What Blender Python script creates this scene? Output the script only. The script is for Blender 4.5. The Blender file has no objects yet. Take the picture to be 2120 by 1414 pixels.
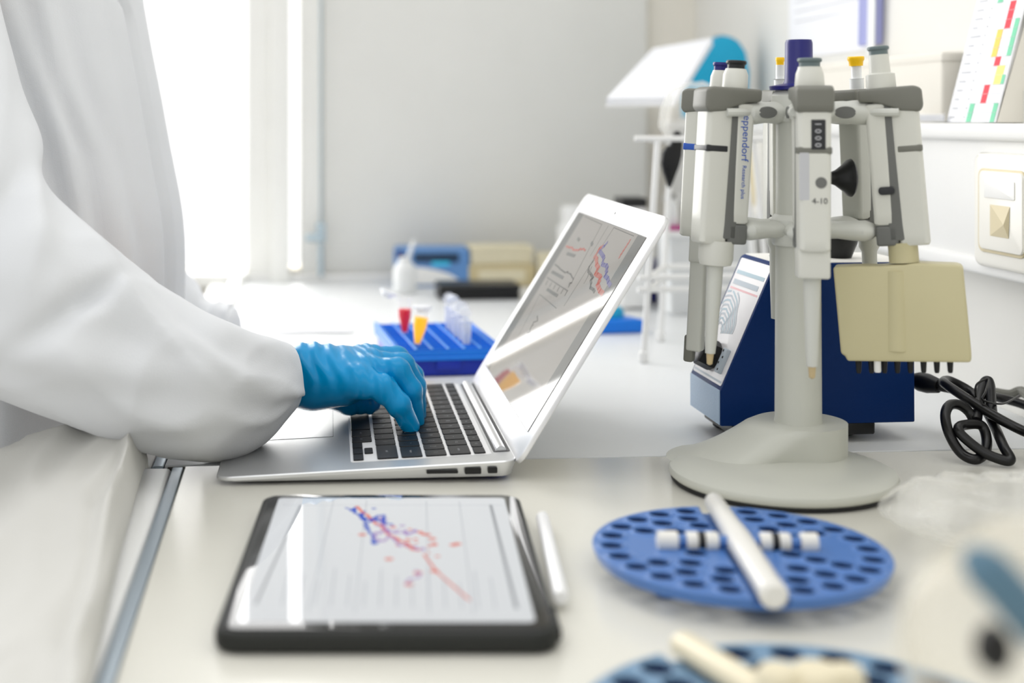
import bpy, bmesh, math, random
import numpy as np
import openvdb as vdb
from mathutils import Vector, Matrix, Euler, noise
random.seed(7)
PI = math.pi
S = bpy.context.scene
COL = S.collection
BZ = 0.90                      # height of the worktop
F, PX0, PY0, H = 2800.0, 842.0, 245.0, 0.2745
YAW = math.atan((842 - 615) / F)
CY, SY = math.cos(YAW), math.sin(YAW)
RIGHT, FWD = Vector((CY, -SY, 0)), Vector((SY, CY, 0))
CAM = Vector((0, 0, BZ + H))

def W(px, py, d):              # the point of the room seen at a pixel of the photo, at depth d
    return CAM + RIGHT * ((px - PX0) / F * d) + FWD * d + Vector((0, 0, -(py - PY0) / F * d))
def G(px, py, z=0.0):          # the same on a level plane z above the worktop
    return W(px, py, F * (H - z) / (py - PY0))
def onX(px, py, X):            # the same on the plane x = X
    k = (px - PX0) / F
    return W(px, py, X / (k * CY + SY))

# ------------------------------------------------------------------ materials
def lin(c):
    return tuple((v / 12.92 if v <= .04045 else ((v + .055) / 1.055) ** 2.4) for v in (x / 255 for x in c))
MATS = {}
def mat(name, rgb, rough=.5, metal=0, spec=.5, coat=0, trans=0, ior=1.45, bump=0, bscale=60, emit=0, alpha=1, var=.03, sheen=0):
    m = bpy.data.materials.new(name); m.use_nodes = True
    nt = m.node_tree; b = nt.nodes['Principled BSDF']
    c = lin(rgb) + (1,)
    tc = nt.nodes.new('ShaderNodeTexCoord')
    if var:
        n = nt.nodes.new('ShaderNodeTexNoise'); n.inputs['Scale'].default_value = 14; n.inputs['Detail'].default_value = 3
        nt.links.new(tc.outputs['Object'], n.inputs['Vector'])
        r = nt.nodes.new('ShaderNodeValToRGB')
        r.color_ramp.elements[0].position = .3; r.color_ramp.elements[1].position = .7
        r.color_ramp.elements[0].color = tuple(v * (1 - var) for v in c[:3]) + (1,)
        r.color_ramp.elements[1].color = tuple(min(1, v * (1 + var)) for v in c[:3]) + (1,)
        nt.links.new(n.outputs['Fac'], r.inputs['Fac']); nt.links.new(r.outputs['Color'], b.inputs['Base Color'])
    else:
        b.inputs['Base Color'].default_value = c
    b.inputs['Roughness'].default_value = rough; b.inputs['Metallic'].default_value = metal
    b.inputs['Specular IOR Level'].default_value = spec; b.inputs['IOR'].default_value = ior
    b.inputs['Coat Weight'].default_value = coat; b.inputs['Coat Roughness'].default_value = .05
    b.inputs['Transmission Weight'].default_value = trans; b.inputs['Alpha'].default_value = alpha
    if sheen: b.inputs['Sheen Weight'].default_value = sheen
    if emit:
        b.inputs['Emission Color'].default_value = c; b.inputs['Emission Strength'].default_value = emit
    if bump:
        n2 = nt.nodes.new('ShaderNodeTexNoise'); n2.inputs['Scale'].default_value = bscale; n2.inputs['Detail'].default_value = 4
        nt.links.new(tc.outputs['Object'], n2.inputs['Vector'])
        bp = nt.nodes.new('ShaderNodeBump'); bp.inputs['Strength'].default_value = bump; bp.inputs['Distance'].default_value = .002
        nt.links.new(n2.outputs['Fac'], bp.inputs['Height']); nt.links.new(bp.outputs['Normal'], b.inputs['Normal'])
    MATS[name] = m
    return m
def clear_mat(name, rgb, t=.6, gloss=.25, rough=.15):   # thin clear plastic: see-through, a little white and glossy
    m = bpy.data.materials.new(name); m.use_nodes = True
    nt = m.node_tree; nt.nodes.clear()
    o = nt.nodes.new('ShaderNodeOutputMaterial'); tr = nt.nodes.new('ShaderNodeBsdfTransparent')
    b = nt.nodes.new('ShaderNodeBsdfPrincipled'); mx = nt.nodes.new('ShaderNodeMixShader')
    b.inputs['Base Color'].default_value = lin(rgb) + (1,); b.inputs['Roughness'].default_value = rough
    fr = nt.nodes.new('ShaderNodeLayerWeight'); fr.inputs['Blend'].default_value = gloss
    ma = nt.nodes.new('ShaderNodeMath'); ma.operation = 'ADD'; ma.use_clamp = True; ma.inputs[1].default_value = 1 - t
    nt.links.new(fr.outputs['Facing'], ma.inputs[0]); nt.links.new(ma.outputs[0], mx.inputs[0])
    nt.links.new(tr.outputs[0], mx.inputs[1]); nt.links.new(b.outputs[0], mx.inputs[2]); nt.links.new(mx.outputs[0], o.inputs['Surface'])
    MATS[name] = m
    return m

M_wall = mat('wall_paint', (226, 225, 220), .85, var=.01)
M_panel = mat('grey_panel_paint', (222, 222, 218), .6, var=.01)
M_warm = mat('warm_wall_paint', (228, 224, 214), .85, var=.01)
M_white = mat('white_plastic', (232, 232, 230), .35, var=.01)
M_frame = mat('white_frame_paint', (236, 236, 232), .4, var=.01)
M_floor = mat('floor_vinyl', (150, 150, 145), .6)
M_top = mat('worktop_laminate', (221, 219, 209), .22, var=.015, bump=.03, bscale=400)
M_strip = mat('edge_strip_metal', (160, 172, 182), .35, .5, var=.02)
M_top2 = mat('far_worktop_lit_laminate', (227, 229, 230), .34, var=.012, bump=.03, bscale=400)  # bluish-white far section, reflected wall brightness put into its colour
M_gap = mat('seam_dark', (70, 66, 60), .8)
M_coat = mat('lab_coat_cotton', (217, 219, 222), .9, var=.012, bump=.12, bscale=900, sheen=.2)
M_coat_shade = mat('coat_cotton_shaded', (200, 199, 194), .9, var=.012, bump=.12, bscale=900)  # same cotton as the coat, with the skirt's shade put into the colour
M_seam = mat('coat_seam_shadow', (150, 148, 145), .9)
M_glove = mat('nitrile_glove', (0, 140, 198), .25, spec=.30, var=.05, bump=.10, bscale=160)
M_skin = mat('skin', (214, 170, 145), .5)
M_trouser = mat('dark_trousers', (60, 66, 78), .8)
M_hair = mat('brown_hair', (70, 50, 38), .6)
M_alu = mat('laptop_aluminium', (214, 215, 216), .30, .8, var=.01)
M_bezel = mat('lid_aluminium', (235, 235, 236), .35, .35, var=.01)
M_key = mat('black_key', (12, 12, 14), .42, spec=.3, var=.05)
M_leg = mat('key_legend', (150, 152, 155), .5, var=0)
M_dark = mat('dark_plastic', (38, 39, 42), .4)
M_black = mat('black_plastic', (12, 12, 14), .35)
M_rubber = mat('black_rubber', (16, 16, 18), .55)
M_cord = mat('black_cord_rubber', (14, 14, 16), .3)
M_chrome = mat('chrome', (200, 200, 205), .12, 1, var=0)
def screen_mat(name, rgb, emit, ior, rough=.03, base=(12, 12, 14)):
    m = mat(name, base, rough, ior=ior, var=0)
    b = m.node_tree.nodes['Principled BSDF']
    b.inputs['Emission Color'].default_value = lin(rgb) + (1,); b.inputs['Emission Strength'].default_value = emit
    return m
LE, LI = .30, 2.7
M_scr = screen_mat('laptop_display', (206, 198, 190), LE, LI)
M_scr_side = screen_mat('laptop_display_margin', (116, 116, 114), LE, LI)
M_scr_k = screen_mat('laptop_chart_black', (92, 86, 82), LE, LI)
M_scr_r = screen_mat('laptop_chart_red', (240, 96, 72), LE, LI)
M_scr_b = screen_mat('laptop_chart_blue', (104, 96, 190), LE, LI)
TE, TI = .70, 1.5
M_tab = screen_mat('tablet_display', (226, 229, 232), TE, TI)
M_tab_k = screen_mat('tablet_line_grey', (150, 154, 160), TE, TI)
M_tab_g = screen_mat('tablet_line_light', (196, 200, 206), TE, TI)
M_tab_b = screen_mat('tablet_chart_blue', (58, 92, 196), TE, TI)
M_tab_r = screen_mat('tablet_chart_red', (226, 116, 100), TE, TI)
M_tab_p = screen_mat('tablet_chart_lilac', (176, 150, 200), TE, TI)
M_tab_bez = mat('tablet_bezel_glass', (14, 14, 15), .05, ior=1.5, var=0)
M_case = mat('tablet_case', (26, 28, 25), .55)
M_rackb = mat('rack_blue', (0, 116, 220), .4, var=.03)
M_rackd = mat('rack_box_blue', (0, 38, 158), .35, var=.03)
M_rackl = mat('rack_grid_pale', (120, 190, 240), .4)
M_red = mat('red_liquid', (204, 0, 30), .25, emit=.34, var=.04)  # given a glow of its own to keep the red strong
M_yel = mat('yellow_liquid', (255, 182, 0), .25, emit=.46, var=.06)  # self-glow added to the liquid to brighten the yellow
M_tube = clear_mat('clear_tube_plastic', (246, 248, 252), .97, .06, .10)
M_frost = clear_mat('frosted_plastic', (236, 238, 238), .28, .4, .4)
M_bag = clear_mat('clear_bag_film', (238, 237, 232), .92, .16, .10)
M_grey = mat('pipette_grey', (112, 112, 104), .45, var=.02)
M_greyd = mat('pipette_dark_grey', (104, 105, 102), .5, var=.02)
M_pw = mat('pipette_white', (208, 208, 200), .35, var=.01)
M_pg = mat('pipette_light_grey', (200, 201, 194), .4, var=.01)
M_stand = mat('stand_light_grey', (190, 191, 182), .38, var=.01)
M_cream = mat('cream_plastic', (196, 188, 150), .4, var=.02)
M_navy = mat('navy_plastic', (24, 24, 104), .35)
M_teal_grey = mat('plunger_grey_green', (98, 112, 114), .4)
M_yellow = mat('yellow_plastic', (248, 196, 0), .35)
M_bluetxt = mat('blue_print', (40, 84, 176), .5, var=0)
M_greytxt = mat('grey_print', (120, 122, 122), .5, var=0)
M_palegrey = mat('pale_print', (186, 187, 190), .6, var=0)
M_tip = mat('tip_amber', (190, 170, 130), .4)
M_vblue = mat('mixer_blue', (0, 42, 100), .5, spec=.2, var=.03, bump=.15, bscale=500)
M_vfront = mat('mixer_front_blue', (176, 198, 222), .42, var=.02, bump=.15, bscale=500)
M_vtop = mat('mixer_top', (232, 230, 224), .45, var=.01)
M_vpan = mat('mixer_panel', (236, 234, 236), .35, var=.01)
M_pblue = mat('panel_pale_blue', (176, 200, 212), .5, var=0)
M_pgrey = mat('panel_pale_grey', (186, 196, 206), .5, var=0)
M_ppink = mat('panel_pale_pink', (240, 190, 194), .5, var=0)
M_plate = mat('float_plate_blue', (74, 116, 180), .3, var=.03)
M_plate2 = mat('float_plate_grey_blue', (104, 138, 168), .35, var=.03)
M_hole = mat('plate_hole_shade', (16, 36, 84), .5)  # shade inside the holes, painted as a darker plate colour
M_rod = mat('white_glossy_rod', (226, 224, 218), .22, var=.01)
M_rodc = mat('cream_rod', (226, 216, 188), .35, var=.02)
M_paper = mat('white_paper', (238, 239, 243), .8, var=.005)
M_lilac = mat('lilac_plastic', (160, 164, 214), .45)
M_green = mat('cell_green', (120, 204, 164), .6, var=0)
M_redc = mat('cell_red', (240, 62, 76), .6, var=0)
M_orange = mat('cell_orange', (246, 204, 96), .6, var=0)
M_yelc = mat('cell_yellow', (244, 240, 130), .6, var=0)
M_sock = mat('socket_cream', (236, 234, 226), .35, var=.01)
M_sockd = mat('socket_deep_cream', (214, 202, 168), .45, var=.02)  # deeper cream of the recess, port flap and round face
M_teal = mat('teal_plastic', (0, 160, 200), .4, var=.03)
M_magenta = mat('magenta_plastic', (176, 60, 130), .45)
M_boxc = mat('cream_card', (220, 212, 184), .7, var=.03)
M_boxt = mat('tan_card', (200, 186, 146), .7, var=.03)
M_devb = mat('device_blue', (96, 142, 198), .45, var=.03)
M_devd = mat('device_dark', (30, 56, 84), .35)
M_cyan = mat('device_cyan', (60, 190, 230), .4, emit=.15, var=0)
M_metalb = mat('blued_metal', (176, 192, 200), .35, .5, var=.02)
M_pen = mat('stylus_white', (240, 240, 240), .3, var=0)
M_dirt = mat('dark_crumbs', (40, 38, 36), .8)

# ------------------------------------------------------------------ mesh helpers
def I4(): return Matrix.Identity(4)
def T(x, y=None, z=None):
    return Matrix.Translation(Vector(x) if y is None else Vector((x, y, z)))
def R(a, ax): return Matrix.Rotation(a, 4, ax)
def frame(o, x, y):            # matrix whose columns are x, y and x cross y, at o
    x = Vector(x).normalized(); z = x.cross(Vector(y)).normalized(); y = z.cross(x)
    m = Matrix((x, y, z)).transposed().to_4x4(); m.translation = Vector(o)
    return m
class MB:
    def __init__(s): s.bm = bmesh.new(); s.mats = []
    def _mi(s, m):
        if m is None: return 0
        if m not in s.mats: s.mats.append(m)
        return s.mats.index(m)
    def add(s, bm, mx=None, m=None):
        if mx is not None: bmesh.ops.transform(bm, matrix=mx, verts=bm.verts)
        i = s._mi(m)
        for f in bm.faces: f.material_index = i
        me = bpy.data.meshes.new('t'); bm.to_mesh(me); bm.free(); s.bm.from_mesh(me); bpy.data.meshes.remove(me)
        return s
    def box(s, c, d, bev=0, mx=None, m=None, seg=3):
        bm = bmesh.new(); bmesh.ops.create_cube(bm, size=1)
        for v in bm.verts: v.co = Vector((v.co.x * d[0] + c[0], v.co.y * d[1] + c[1], v.co.z * d[2] + c[2]))
        if bev: bmesh.ops.bevel(bm, geom=list(bm.edges), offset=bev, segments=seg, profile=.5, affect='EDGES')
        return s.add(bm, mx, m)
    def prism(s, poly, z0, z1, bev=0, mx=None, m=None, seg=3):     # polygon in xy, extruded in z
        bm = bmesh.new(); f = bm.faces.new([bm.verts.new((p[0], p[1], z0)) for p in poly])
        bm.normal_update()
        if f.normal.z > 0: f.normal_flip()
        r = bmesh.ops.extrude_face_region(bm, geom=[f])
        for v in r['geom']:
            if isinstance(v, bmesh.types.BMVert): v.co.z = z1
        bmesh.ops.recalc_face_normals(bm, faces=bm.faces)
        if bev: bmesh.ops.bevel(bm, geom=[e for e in bm.edges], offset=bev, segments=seg, profile=.5, affect='EDGES')
        return s.add(bm, mx, m)
    def flat(s, poly, mx=None, m=None):
        bm = bmesh.new(); bm.faces.new([bm.verts.new((p[0], p[1], p[2] if len(p) > 2 else 0)) for p in poly])
        return s.add(bm, mx, m)
    def loft(s, rings, c0=True, c1=True, mx=None, m=None, closed=True):
        bm = bmesh.new(); vs = [[bm.verts.new(p) for p in r] for r in rings]
        n = len(rings[0])
        for a, b in zip(vs, vs[1:]):
            for i in range(n if closed else n - 1):
                j = (i + 1) % n
                bm.faces.new((a[i], a[j], b[j], b[i]))
        if c0: bm.faces.new(vs[0][::-1])
        if c1: bm.faces.new(vs[-1])
        bmesh.ops.recalc_face_normals(bm, faces=bm.faces)
        return s.add(bm, mx, m)
    def lathe(s, prof, seg=32, mx=None, m=None, sx=1, sy=1):       # profile of (radius, z)
        rings = [[(max(r, 1e-5) * sx * math.cos(2 * PI * i / seg), max(r, 1e-5) * sy * math.sin(2 * PI * i / seg), z) for i in range(seg)] for r, z in prof]
        return s.loft(rings, True, True, mx, m)
    def tube(s, pts, r, seg=12, closed=False, mx=None, m=None):
        pts = [Vector(p) for p in pts]; n = len(pts); rings = []; up = None
        for i, p in enumerate(pts):
            if closed: t = pts[(i + 1) % n] - pts[i - 1]
            else: t = pts[min(i + 1, n - 1)] - pts[max(i - 1, 0)]
            t.normalize()
            if up is None:
                up = t.orthogonal().normalized()
            up = (up - t * up.dot(t)).normalized(); w = t.cross(up)
            rr = r[i] if isinstance(r, (list, tuple)) else r
            rings.append([p + (up * math.cos(2 * PI * k / seg) + w * math.sin(2 * PI * k / seg)) * rr for k in range(seg)])
        if closed: rings.append(rings[0]); return s.loft(rings, False, False, mx, m)
        return s.loft(rings, True, True, mx, m)
    def text(s, body, size, mx, m=None, align='CENTER', extr=0):
        cu = bpy.data.curves.new('t', 'FONT'); cu.body = body; cu.size = size; cu.align_x = align; cu.align_y = 'CENTER'; cu.extrude = extr
        cu.resolution_u = 3
        ob = bpy.data.objects.new('t', cu); COL.objects.link(ob)
        dg = bpy.context.evaluated_depsgraph_get(); dg.update()
        me = bpy.data.meshes.new_from_object(ob.evaluated_get(dg))
        bm = bmesh.new(); bm.from_mesh(me)
        bpy.data.objects.remove(ob); bpy.data.curves.remove(cu); bpy.data.meshes.remove(me)
        return s.add(bm, mx, m)
    def mesh(s, vs, fs, mx=None, m=None):
        bm = bmesh.new(); v = [bm.verts.new(p) for p in vs]
        for f in fs:
            try: bm.faces.new([v[i] for i in f])
            except ValueError: pass
        bmesh.ops.recalc_face_normals(bm, faces=bm.faces)
        return s.add(bm, mx, m)
    def build(s, name, m, parent=None, world=False, smooth=True, ang=35):
        if world and parent is not None:
            o = parent
            off = Vector(o.location)
            while o.parent is not None: o = o.parent; off += Vector(o.location)
            bmesh.ops.translate(s.bm, verts=s.bm.verts, vec=-off)
        me = bpy.data.meshes.new(name); s.bm.to_mesh(me); s.bm.free()
        if s.mats:
            for x in s.mats: me.materials.append(x)
        else: me.materials.append(m)
        if smooth:
            for p in me.polygons: p.use_smooth = True
            me.set_sharp_from_angle(angle=math.radians(ang))
        ob = bpy.data.objects.new(name, me); COL.objects.link(ob)
        if parent is not None: ob.parent = parent
        return ob
def tag(o, label=None, cat=None, group=None, kind=None):
    if label: o['label'] = label
    if cat: o['category'] = cat
    if group: o['group'] = group
    if kind: o['kind'] = kind
    return o
def thing(name, label, cat, loc=(0, 0, 0), rz=0, group=None):
    o = bpy.data.objects.new(name, None); COL.objects.link(o); o.empty_display_size = .02
    o.location = loc; o.rotation_euler = (0, 0, rz)
    return tag(o, label, cat, group)
def copy_tree(o, parent=None):
    c = o.copy(); COL.objects.link(c)
    if parent is not None: c.parent = parent; c.matrix_parent_inverse = o.matrix_parent_inverse
    for ch in list(o.children): copy_tree(ch, c)
    return c
def rrect(x0, y0, x1, y1, r, n=6):
    out = []
    for cx, cy, a in ((x1 - r, y1 - r, 0), (x0 + r, y1 - r, 90), (x0 + r, y0 + r, 180), (x1 - r, y0 + r, 270)):
        for i in range(n + 1):
            t = math.radians(a + 90 * i / n); out.append((cx + r * math.cos(t), cy + r * math.sin(t)))
    return out
def catmull(keys, n):          # list of equal-length tuples -> n interpolated tuples
    K = np.array(keys, float); out = []
    for i in range(n):
        t = i / (n - 1) * (len(K) - 1); k = min(int(t), len(K) - 2); u = t - k
        p0, p1, p2, p3 = K[max(k - 1, 0)], K[k], K[k + 1], K[min(k + 2, len(K) - 1)]
        out.append(.5 * ((2 * p1) + (-p0 + p2) * u + (2 * p0 - 5 * p1 + 4 * p2 - p3) * u * u + (-p0 + 3 * p1 - 3 * p2 + p3) * u ** 3))
    return out
def curve(pts, n): return [Vector(p) for p in catmull([tuple(p) for p in pts], n)]
def smin(a, b, k):
    h = np.clip(.5 + .5 * (b - a) / k, 0, 1)
    return b * (1 - h) + a * h - k * h * (1 - h)
def sd_cone(P, a, b, ra, rb):  # a bone from a to b with two radii
    a = np.array(a, np.float32); b = np.array(b, np.float32); ba = b - a; pa = P - a
    t = np.clip((pa @ ba) / max(float(ba @ ba), 1e-9), 0, 1)
    return np.linalg.norm(pa - t[..., None] * ba, axis=-1) - (ra + (rb - ra) * t)
def sd_ell(P, c, r):
    q = (P - np.array(c, np.float32)) / np.array(r, np.float32)
    k = np.linalg.norm(q, axis=-1)
    return (k - 1) * min(r)
def sdf_mesh(fn, lo, hi, vox):
    lo = np.array(lo, np.float32); hi = np.array(hi, np.float32)
    n = np.ceil((hi - lo) / vox).astype(int) + 1
    g = np.stack(np.meshgrid(*[lo[i] + vox * np.arange(n[i], dtype=np.float32) for i in range(3)], indexing='ij'), -1)
    d = fn(g).astype(np.float32)
    d = np.clip(d, -3 * vox, 3 * vox)
    grid = vdb.FloatGrid(3 * vox); grid.copyFromArray(d)
    grid.transform = vdb.createLinearTransform(voxelSize=vox)
    grid.gridClass = vdb.GridClass.LEVEL_SET
    v, q = grid.convertToQuads(0.0)
    return v + lo, q
WIN_E, CEIL_E, FILL_E, EXPO, WORLD_S = 62, 3, 4, 0.14, 1.45
# ------------------------------------------------------------------ the room
def struct(mb, name, m, **k):
    return tag(mb.build(name, m, **k), kind='structure')
XW, XT, XU, YB = .667, .637, .70, 2.335       # lower wall, trunking face, upper wall, back wall
def pxX(px, Y):                                # world x at a photo column on the plane y = Y
    k = (px - PX0) / F; d = Y / (CY - k * SY)
    return d * (k * CY + SY)
struct(MB().box((-.6, .9, -.01), (4.2, 4.6, .02)), 'floor', M_floor)
LB = pxX(600, YB)
xe1, xe2 = pxX(668, YB), pxX(1340, YB - .02)
# back wall: below the window, and right of it
zs = BZ + H - (557 - PY0) / F * YB             # window sill height
b = MB()
b.box(((-1.9 + LB) / 2, YB + .05, zs / 2), (LB + 1.9, .1, zs))
LW = pxX(621, YB); b.box(((LW + XU + .1) / 2, YB + .05, 1.15), (XU + .1 - LW, .1, 2.3)); b.box(((LB + LW) / 2, YB + .05, zs / 2), (LW - LB, .1, zs))
struct(b, 'wall_back', M_warm)
struct(MB().box(((xe1 + xe2) / 2, YB - .01, BZ + .68), (xe2 - xe1, .02, 1.42), .002), 'trim_1', M_panel)   # the big grey panel
b = MB()
b.box((XW + .05, .75, .6), (.1, 3.3, 1.2)); b.box((XU + .05, .75, 1.75), (.1, 3.3, 1.1))
struct(b, 'wall_right', M_wall)
# window beside the panel
w = MB()
x0, x1 = pxX(511, YB - .03), pxX(600, YB - .03)
w.box(((x0 + x1) / 2, YB - .005, BZ + .68), (x1 - x0, .07, 1.44), .004)
xa, xb = pxX(560, YB - .06), pxX(600, YB - .06)
w.box(((xa + xb) / 2, YB - .045, BZ + .68), (xb - xa, .02, 1.44), .003)
wf = tag(w.build('window_1', M_frame), kind='structure')
w = MB().box(((-1.9 + x0) / 2, YB - .01, zs - .012), (x0 + 1.9, .11, .024), .004)
struct(w, 'window_sill', M_frame)
wp = MB().box(((-1.9 + x0) / 2, YB + .03, zs + .75), (x0 + 1.9, .004, 1.5)); wp.box(((LB + LW) / 2, YB + .03, zs + .75), (LW - LB, .004, 1.5))
M_pane = clear_mat('window_glass', (250, 250, 250), .96, .05, .02)
pn = wp.build('pane', M_pane, wf)
x0, x1 = pxX(622, YB - .03), pxX(668, YB - .03)
struct(MB().box(((x0 + x1) / 2, YB - .012, BZ + .68), (x1 - x0, .03, 1.44), .003), 'trim_2', M_frame)
# cable trunking along the right wall with its ledge
b = MB()
zt0, zt1 = BZ + .133, BZ + .270
b.box(((XT + XW) / 2 + .002, .75, (zt0 + zt1) / 2), (XW - XT + .004, 3.1, zt1 - zt0 - .004), .001)
b.box(((XT + XU) / 2 - .004, .75, zt1 - .008), (XU - XT + .008, 3.1, .016), .004)
b.box(((XT + XW) / 2 - .003, .75, zt0 + .004), (XW - XT + .006, 3.1, .015), .004)
tr = thing('wall_trunking', 'long white trunking with a flat ledge along the right wall', 'trunking', (XT, .75, zt0))
b.build('channel', M_white, tr, world=True)
for yy in (1.06, 1.58): MB().box((XT - .0006, yy, BZ + .194), (.0012, .0012, .094)).build('joint', M_palegrey, tr, world=True)

# ------------------------------------------------------------------ the bench (two worktops meeting at a seam)
XE = -.089
def bench(name, label, y0, y1, xl, mt=M_top):
    t = thing(name, label, 'workbench', ((xl + XW) / 2, (y0 + y1) / 2, 0))
    b = MB().box(((xl + XW) / 2, (y0 + y1) / 2, BZ - .0154), (XW - .001 - xl, y1 - y0, .03), .0012)
    b.build('worktop', mt, t, world=True)
    b = MB().box((xl - .0048, (y0 + y1) / 2, BZ - .016), (.009, y1 - y0, .03), .0012); b.build('edge_strip', M_strip, t, world=True)
    b = MB().box((xl - .0245, (y0 + y1) / 2, BZ - .018), (.030, y1 - y0, .034), .004); b.build('front_nosing', M_white, t, world=True)
    b = MB().box((XE + .4, (y0 + y1) / 2, (BZ - .03) / 2), (.64, y1 - y0 - .004, BZ - .03)); b.build('base_unit', M_white, t, world=True)
    return t
sy = G(1115, 948).y
bench('workbench', 'near pale worktop with a grey metal front edge under the tablet', -.35, sy - .0013, XE)
tb = bench('workbench', 'far pale worktop behind the seam, running back to the window wall', sy + .0013, YB - .022, XE - .016, M_top2)
b = MB()                                        # raised rim at the window end
b.box((XE - .012, (1.78 + YB - .022) / 2, BZ + .004), (.02, YB - .022 - 1.78, .012), .004)
b.box((.2, YB - .034, BZ + .004), (.62, .02, .012), .004)
b.build('raised_rim', M_white, tb, world=True)

MB().box(((XE + XW) / 2 - .008, sy, BZ - .012), (XW - XE + .01, .0026, .021)).build('seam_filler', M_gap, tb, world=True)
# window catch and rod
t = thing('window_catch', 'small pale blue metal catch on a rod beside the window', 'latch', W(657, 485, YB - .03))
cx = W(664, 500, 2.27)
b = MB().tube([W(664, 505, 2.27), W(664, 572, 2.27)], .0045); b.tube([W(664, -60, 2.27), W(664, 460, 2.27)], .002); b.build('rod', M_metalb, t, world=True)
b = MB().box(W(664, 481, 2.27), (.016, .014, .034), .003); b.build('body', M_metalb, t, world=True)
b = MB().tube([W(664, 492, 2.265), W(632, 492, 2.262)], [.008, .006]); b.build('lever', M_metalb, t, world=True)

# socket with triangular port, far socket
def socket(label, y, z, s, port):
    t = thing('wall_socket', label, 'socket', (XT, y, z))
    fr = frame((0, 0, 0), (0, -1, 0), (0, 0, 1))            # local: x along the wall toward the viewer, y up, z out of the wall
    b = MB().prism(rrect(-.052, -.052, .052, .052, .010), -.001, .012, .004, fr); b.build('plate', M_sock, t)
    b = MB().prism(rrect(-.040, -.038, .040, .038, .008), .012, .0135, .0006, fr); b.build('recess', M_sockd, t)
    if port:
        b = MB().prism(rrect(-.035, -.035, .040, .036, .006), .012, .0155, .001, fr); q = b.build('cover', M_sock, t)
        b = MB().prism(rrect(-.024, .012, .028, .028, .001), .0155, .0163, .0003, fr); b.build('label_window', M_white, q)
        b = MB().mesh([(-.014, .006, .0158), (.020, .006, .0158), (.018, -.022, .0158), (-.014, -.022, .0158), (.016, -.010, .0195)], [(0, 1, 4), (1, 2, 4), (2, 3, 4), (3, 0, 4)], fr); b.build('port_flap', M_sockd, q, smooth=False)
    else:
        b = MB().lathe([(.0225, .0135), (.0225, .0155), (.019, .0156), (.0185, .0137), (.001, .0137)], 32, fr); b.build('round_face', M_sockd, t)
    return t
p = onX(2040, 432, XT)
socket('cream wall socket with a triangular port flap in a rounded frame', p.y - .052, BZ + .191, 1, True)
p = onX(1562, 355, XT)
socket('pale wall socket with a yellowish round face behind the pipette stand', p.y, BZ + .192, 1, False)
# ------------------------------------------------------------------ laptop

lp0 = G(446, 1000, .002)
D_, W_ = .227, .325
lt = thing('laptop', 'open silver laptop with a chart on its tilted screen', 'laptop', (lp0.x, lp0.y, BZ))
LROT = math.atan((842 - 683) / F) - YAW          # counter-clockwise
lt.rotation_euler = (0, 0, LROT)
ZT0, ZT1 = .0058, .0158                          # top of the case at the front and at the hinge
def ztop(x): return ZT0 + (ZT1 - ZT0) * x / D_
b = MB()
rings = []
n = 40
def outline(inset, r):
    return rrect(inset, inset, D_ - inset, W_ - inset, r, 8)
def ring(inset, r, zf): return [(x, y, zf(x)) for x, y in outline(inset, r)]
b.loft([ring(.012, .008, lambda x: .0012 + .0004), ring(.003, .011, lambda x: .0016 + .6 * (ztop(x) - .0045) * .25), ring(.0, .012, lambda x: ztop(x) - .0028), ring(.0, .012, lambda x: ztop(x) - .0008), ring(.0008, .0115, ztop)])
case = b.build('case', M_alu, lt, ang=25)
for x in (.02, D_ - .02):
    for y in (.02, W_ - .02): MB().lathe([(.007, 0), (.008, .0006), (.008, .003)], 16, T(x, y, 0)).build('foot', M_rubber, lt)
tilt_case = math.atan2(ZT1 - ZT0, D_)
CM = frame((0, 0, ZT0), (math.cos(tilt_case), 0, math.sin(tilt_case)), (0, 1, 0))   # plane of the case top
# keyboard: user at -x; user's left is far (+y)
PIT = .01905; KX0, KY0 = .103, .0235
b = MB(); lg = MB()
b2 = MB().prism(rrect(KX0 - .0015, KY0 - .0015, KX0 + 5 * PIT * .985 + .0135, KY0 + 14.5 * PIT - .001, .003), -.0006, .00025, 0, CM); b2.build('key_well', M_bezel, lt)
rows = [
 [('', 1, .5), ('', 1, 1), ('', 1, 1), ('alt', 1, 0), ('cmd', 1.25, 0), ('', 5, 0), ('cmd', 1.25, 0), ('alt', 1, 0), ('ctrl', 1, 0), ('fn', 1, 0)],
 [('shift', 2.25, 0)] + [(c, 1, 0) for c in '/.,MNBVCXZ'] + [('shift', 2.25, 0)],
 [('return', 1.75, 0)] + [(c, 1, 0) for c in "';LKJHGFDSA"] + [('caps', 1.75, 0)],
 [('\\', 1, 0)] + [(c, 1, 0) for c in '][POIUYTREWQ'] + [('tab', 1.5, 0)],
 [('delete', 1.5, 0)] + [(c, 1, 0) for c in '=-0987654321`'],
 [('', 1.036, 0)] + [('F%d' % k, 1.036, 0) for k in range(12, 0, -1)] + [('esc', 1.036, 0)],
]
x = KX0
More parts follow.
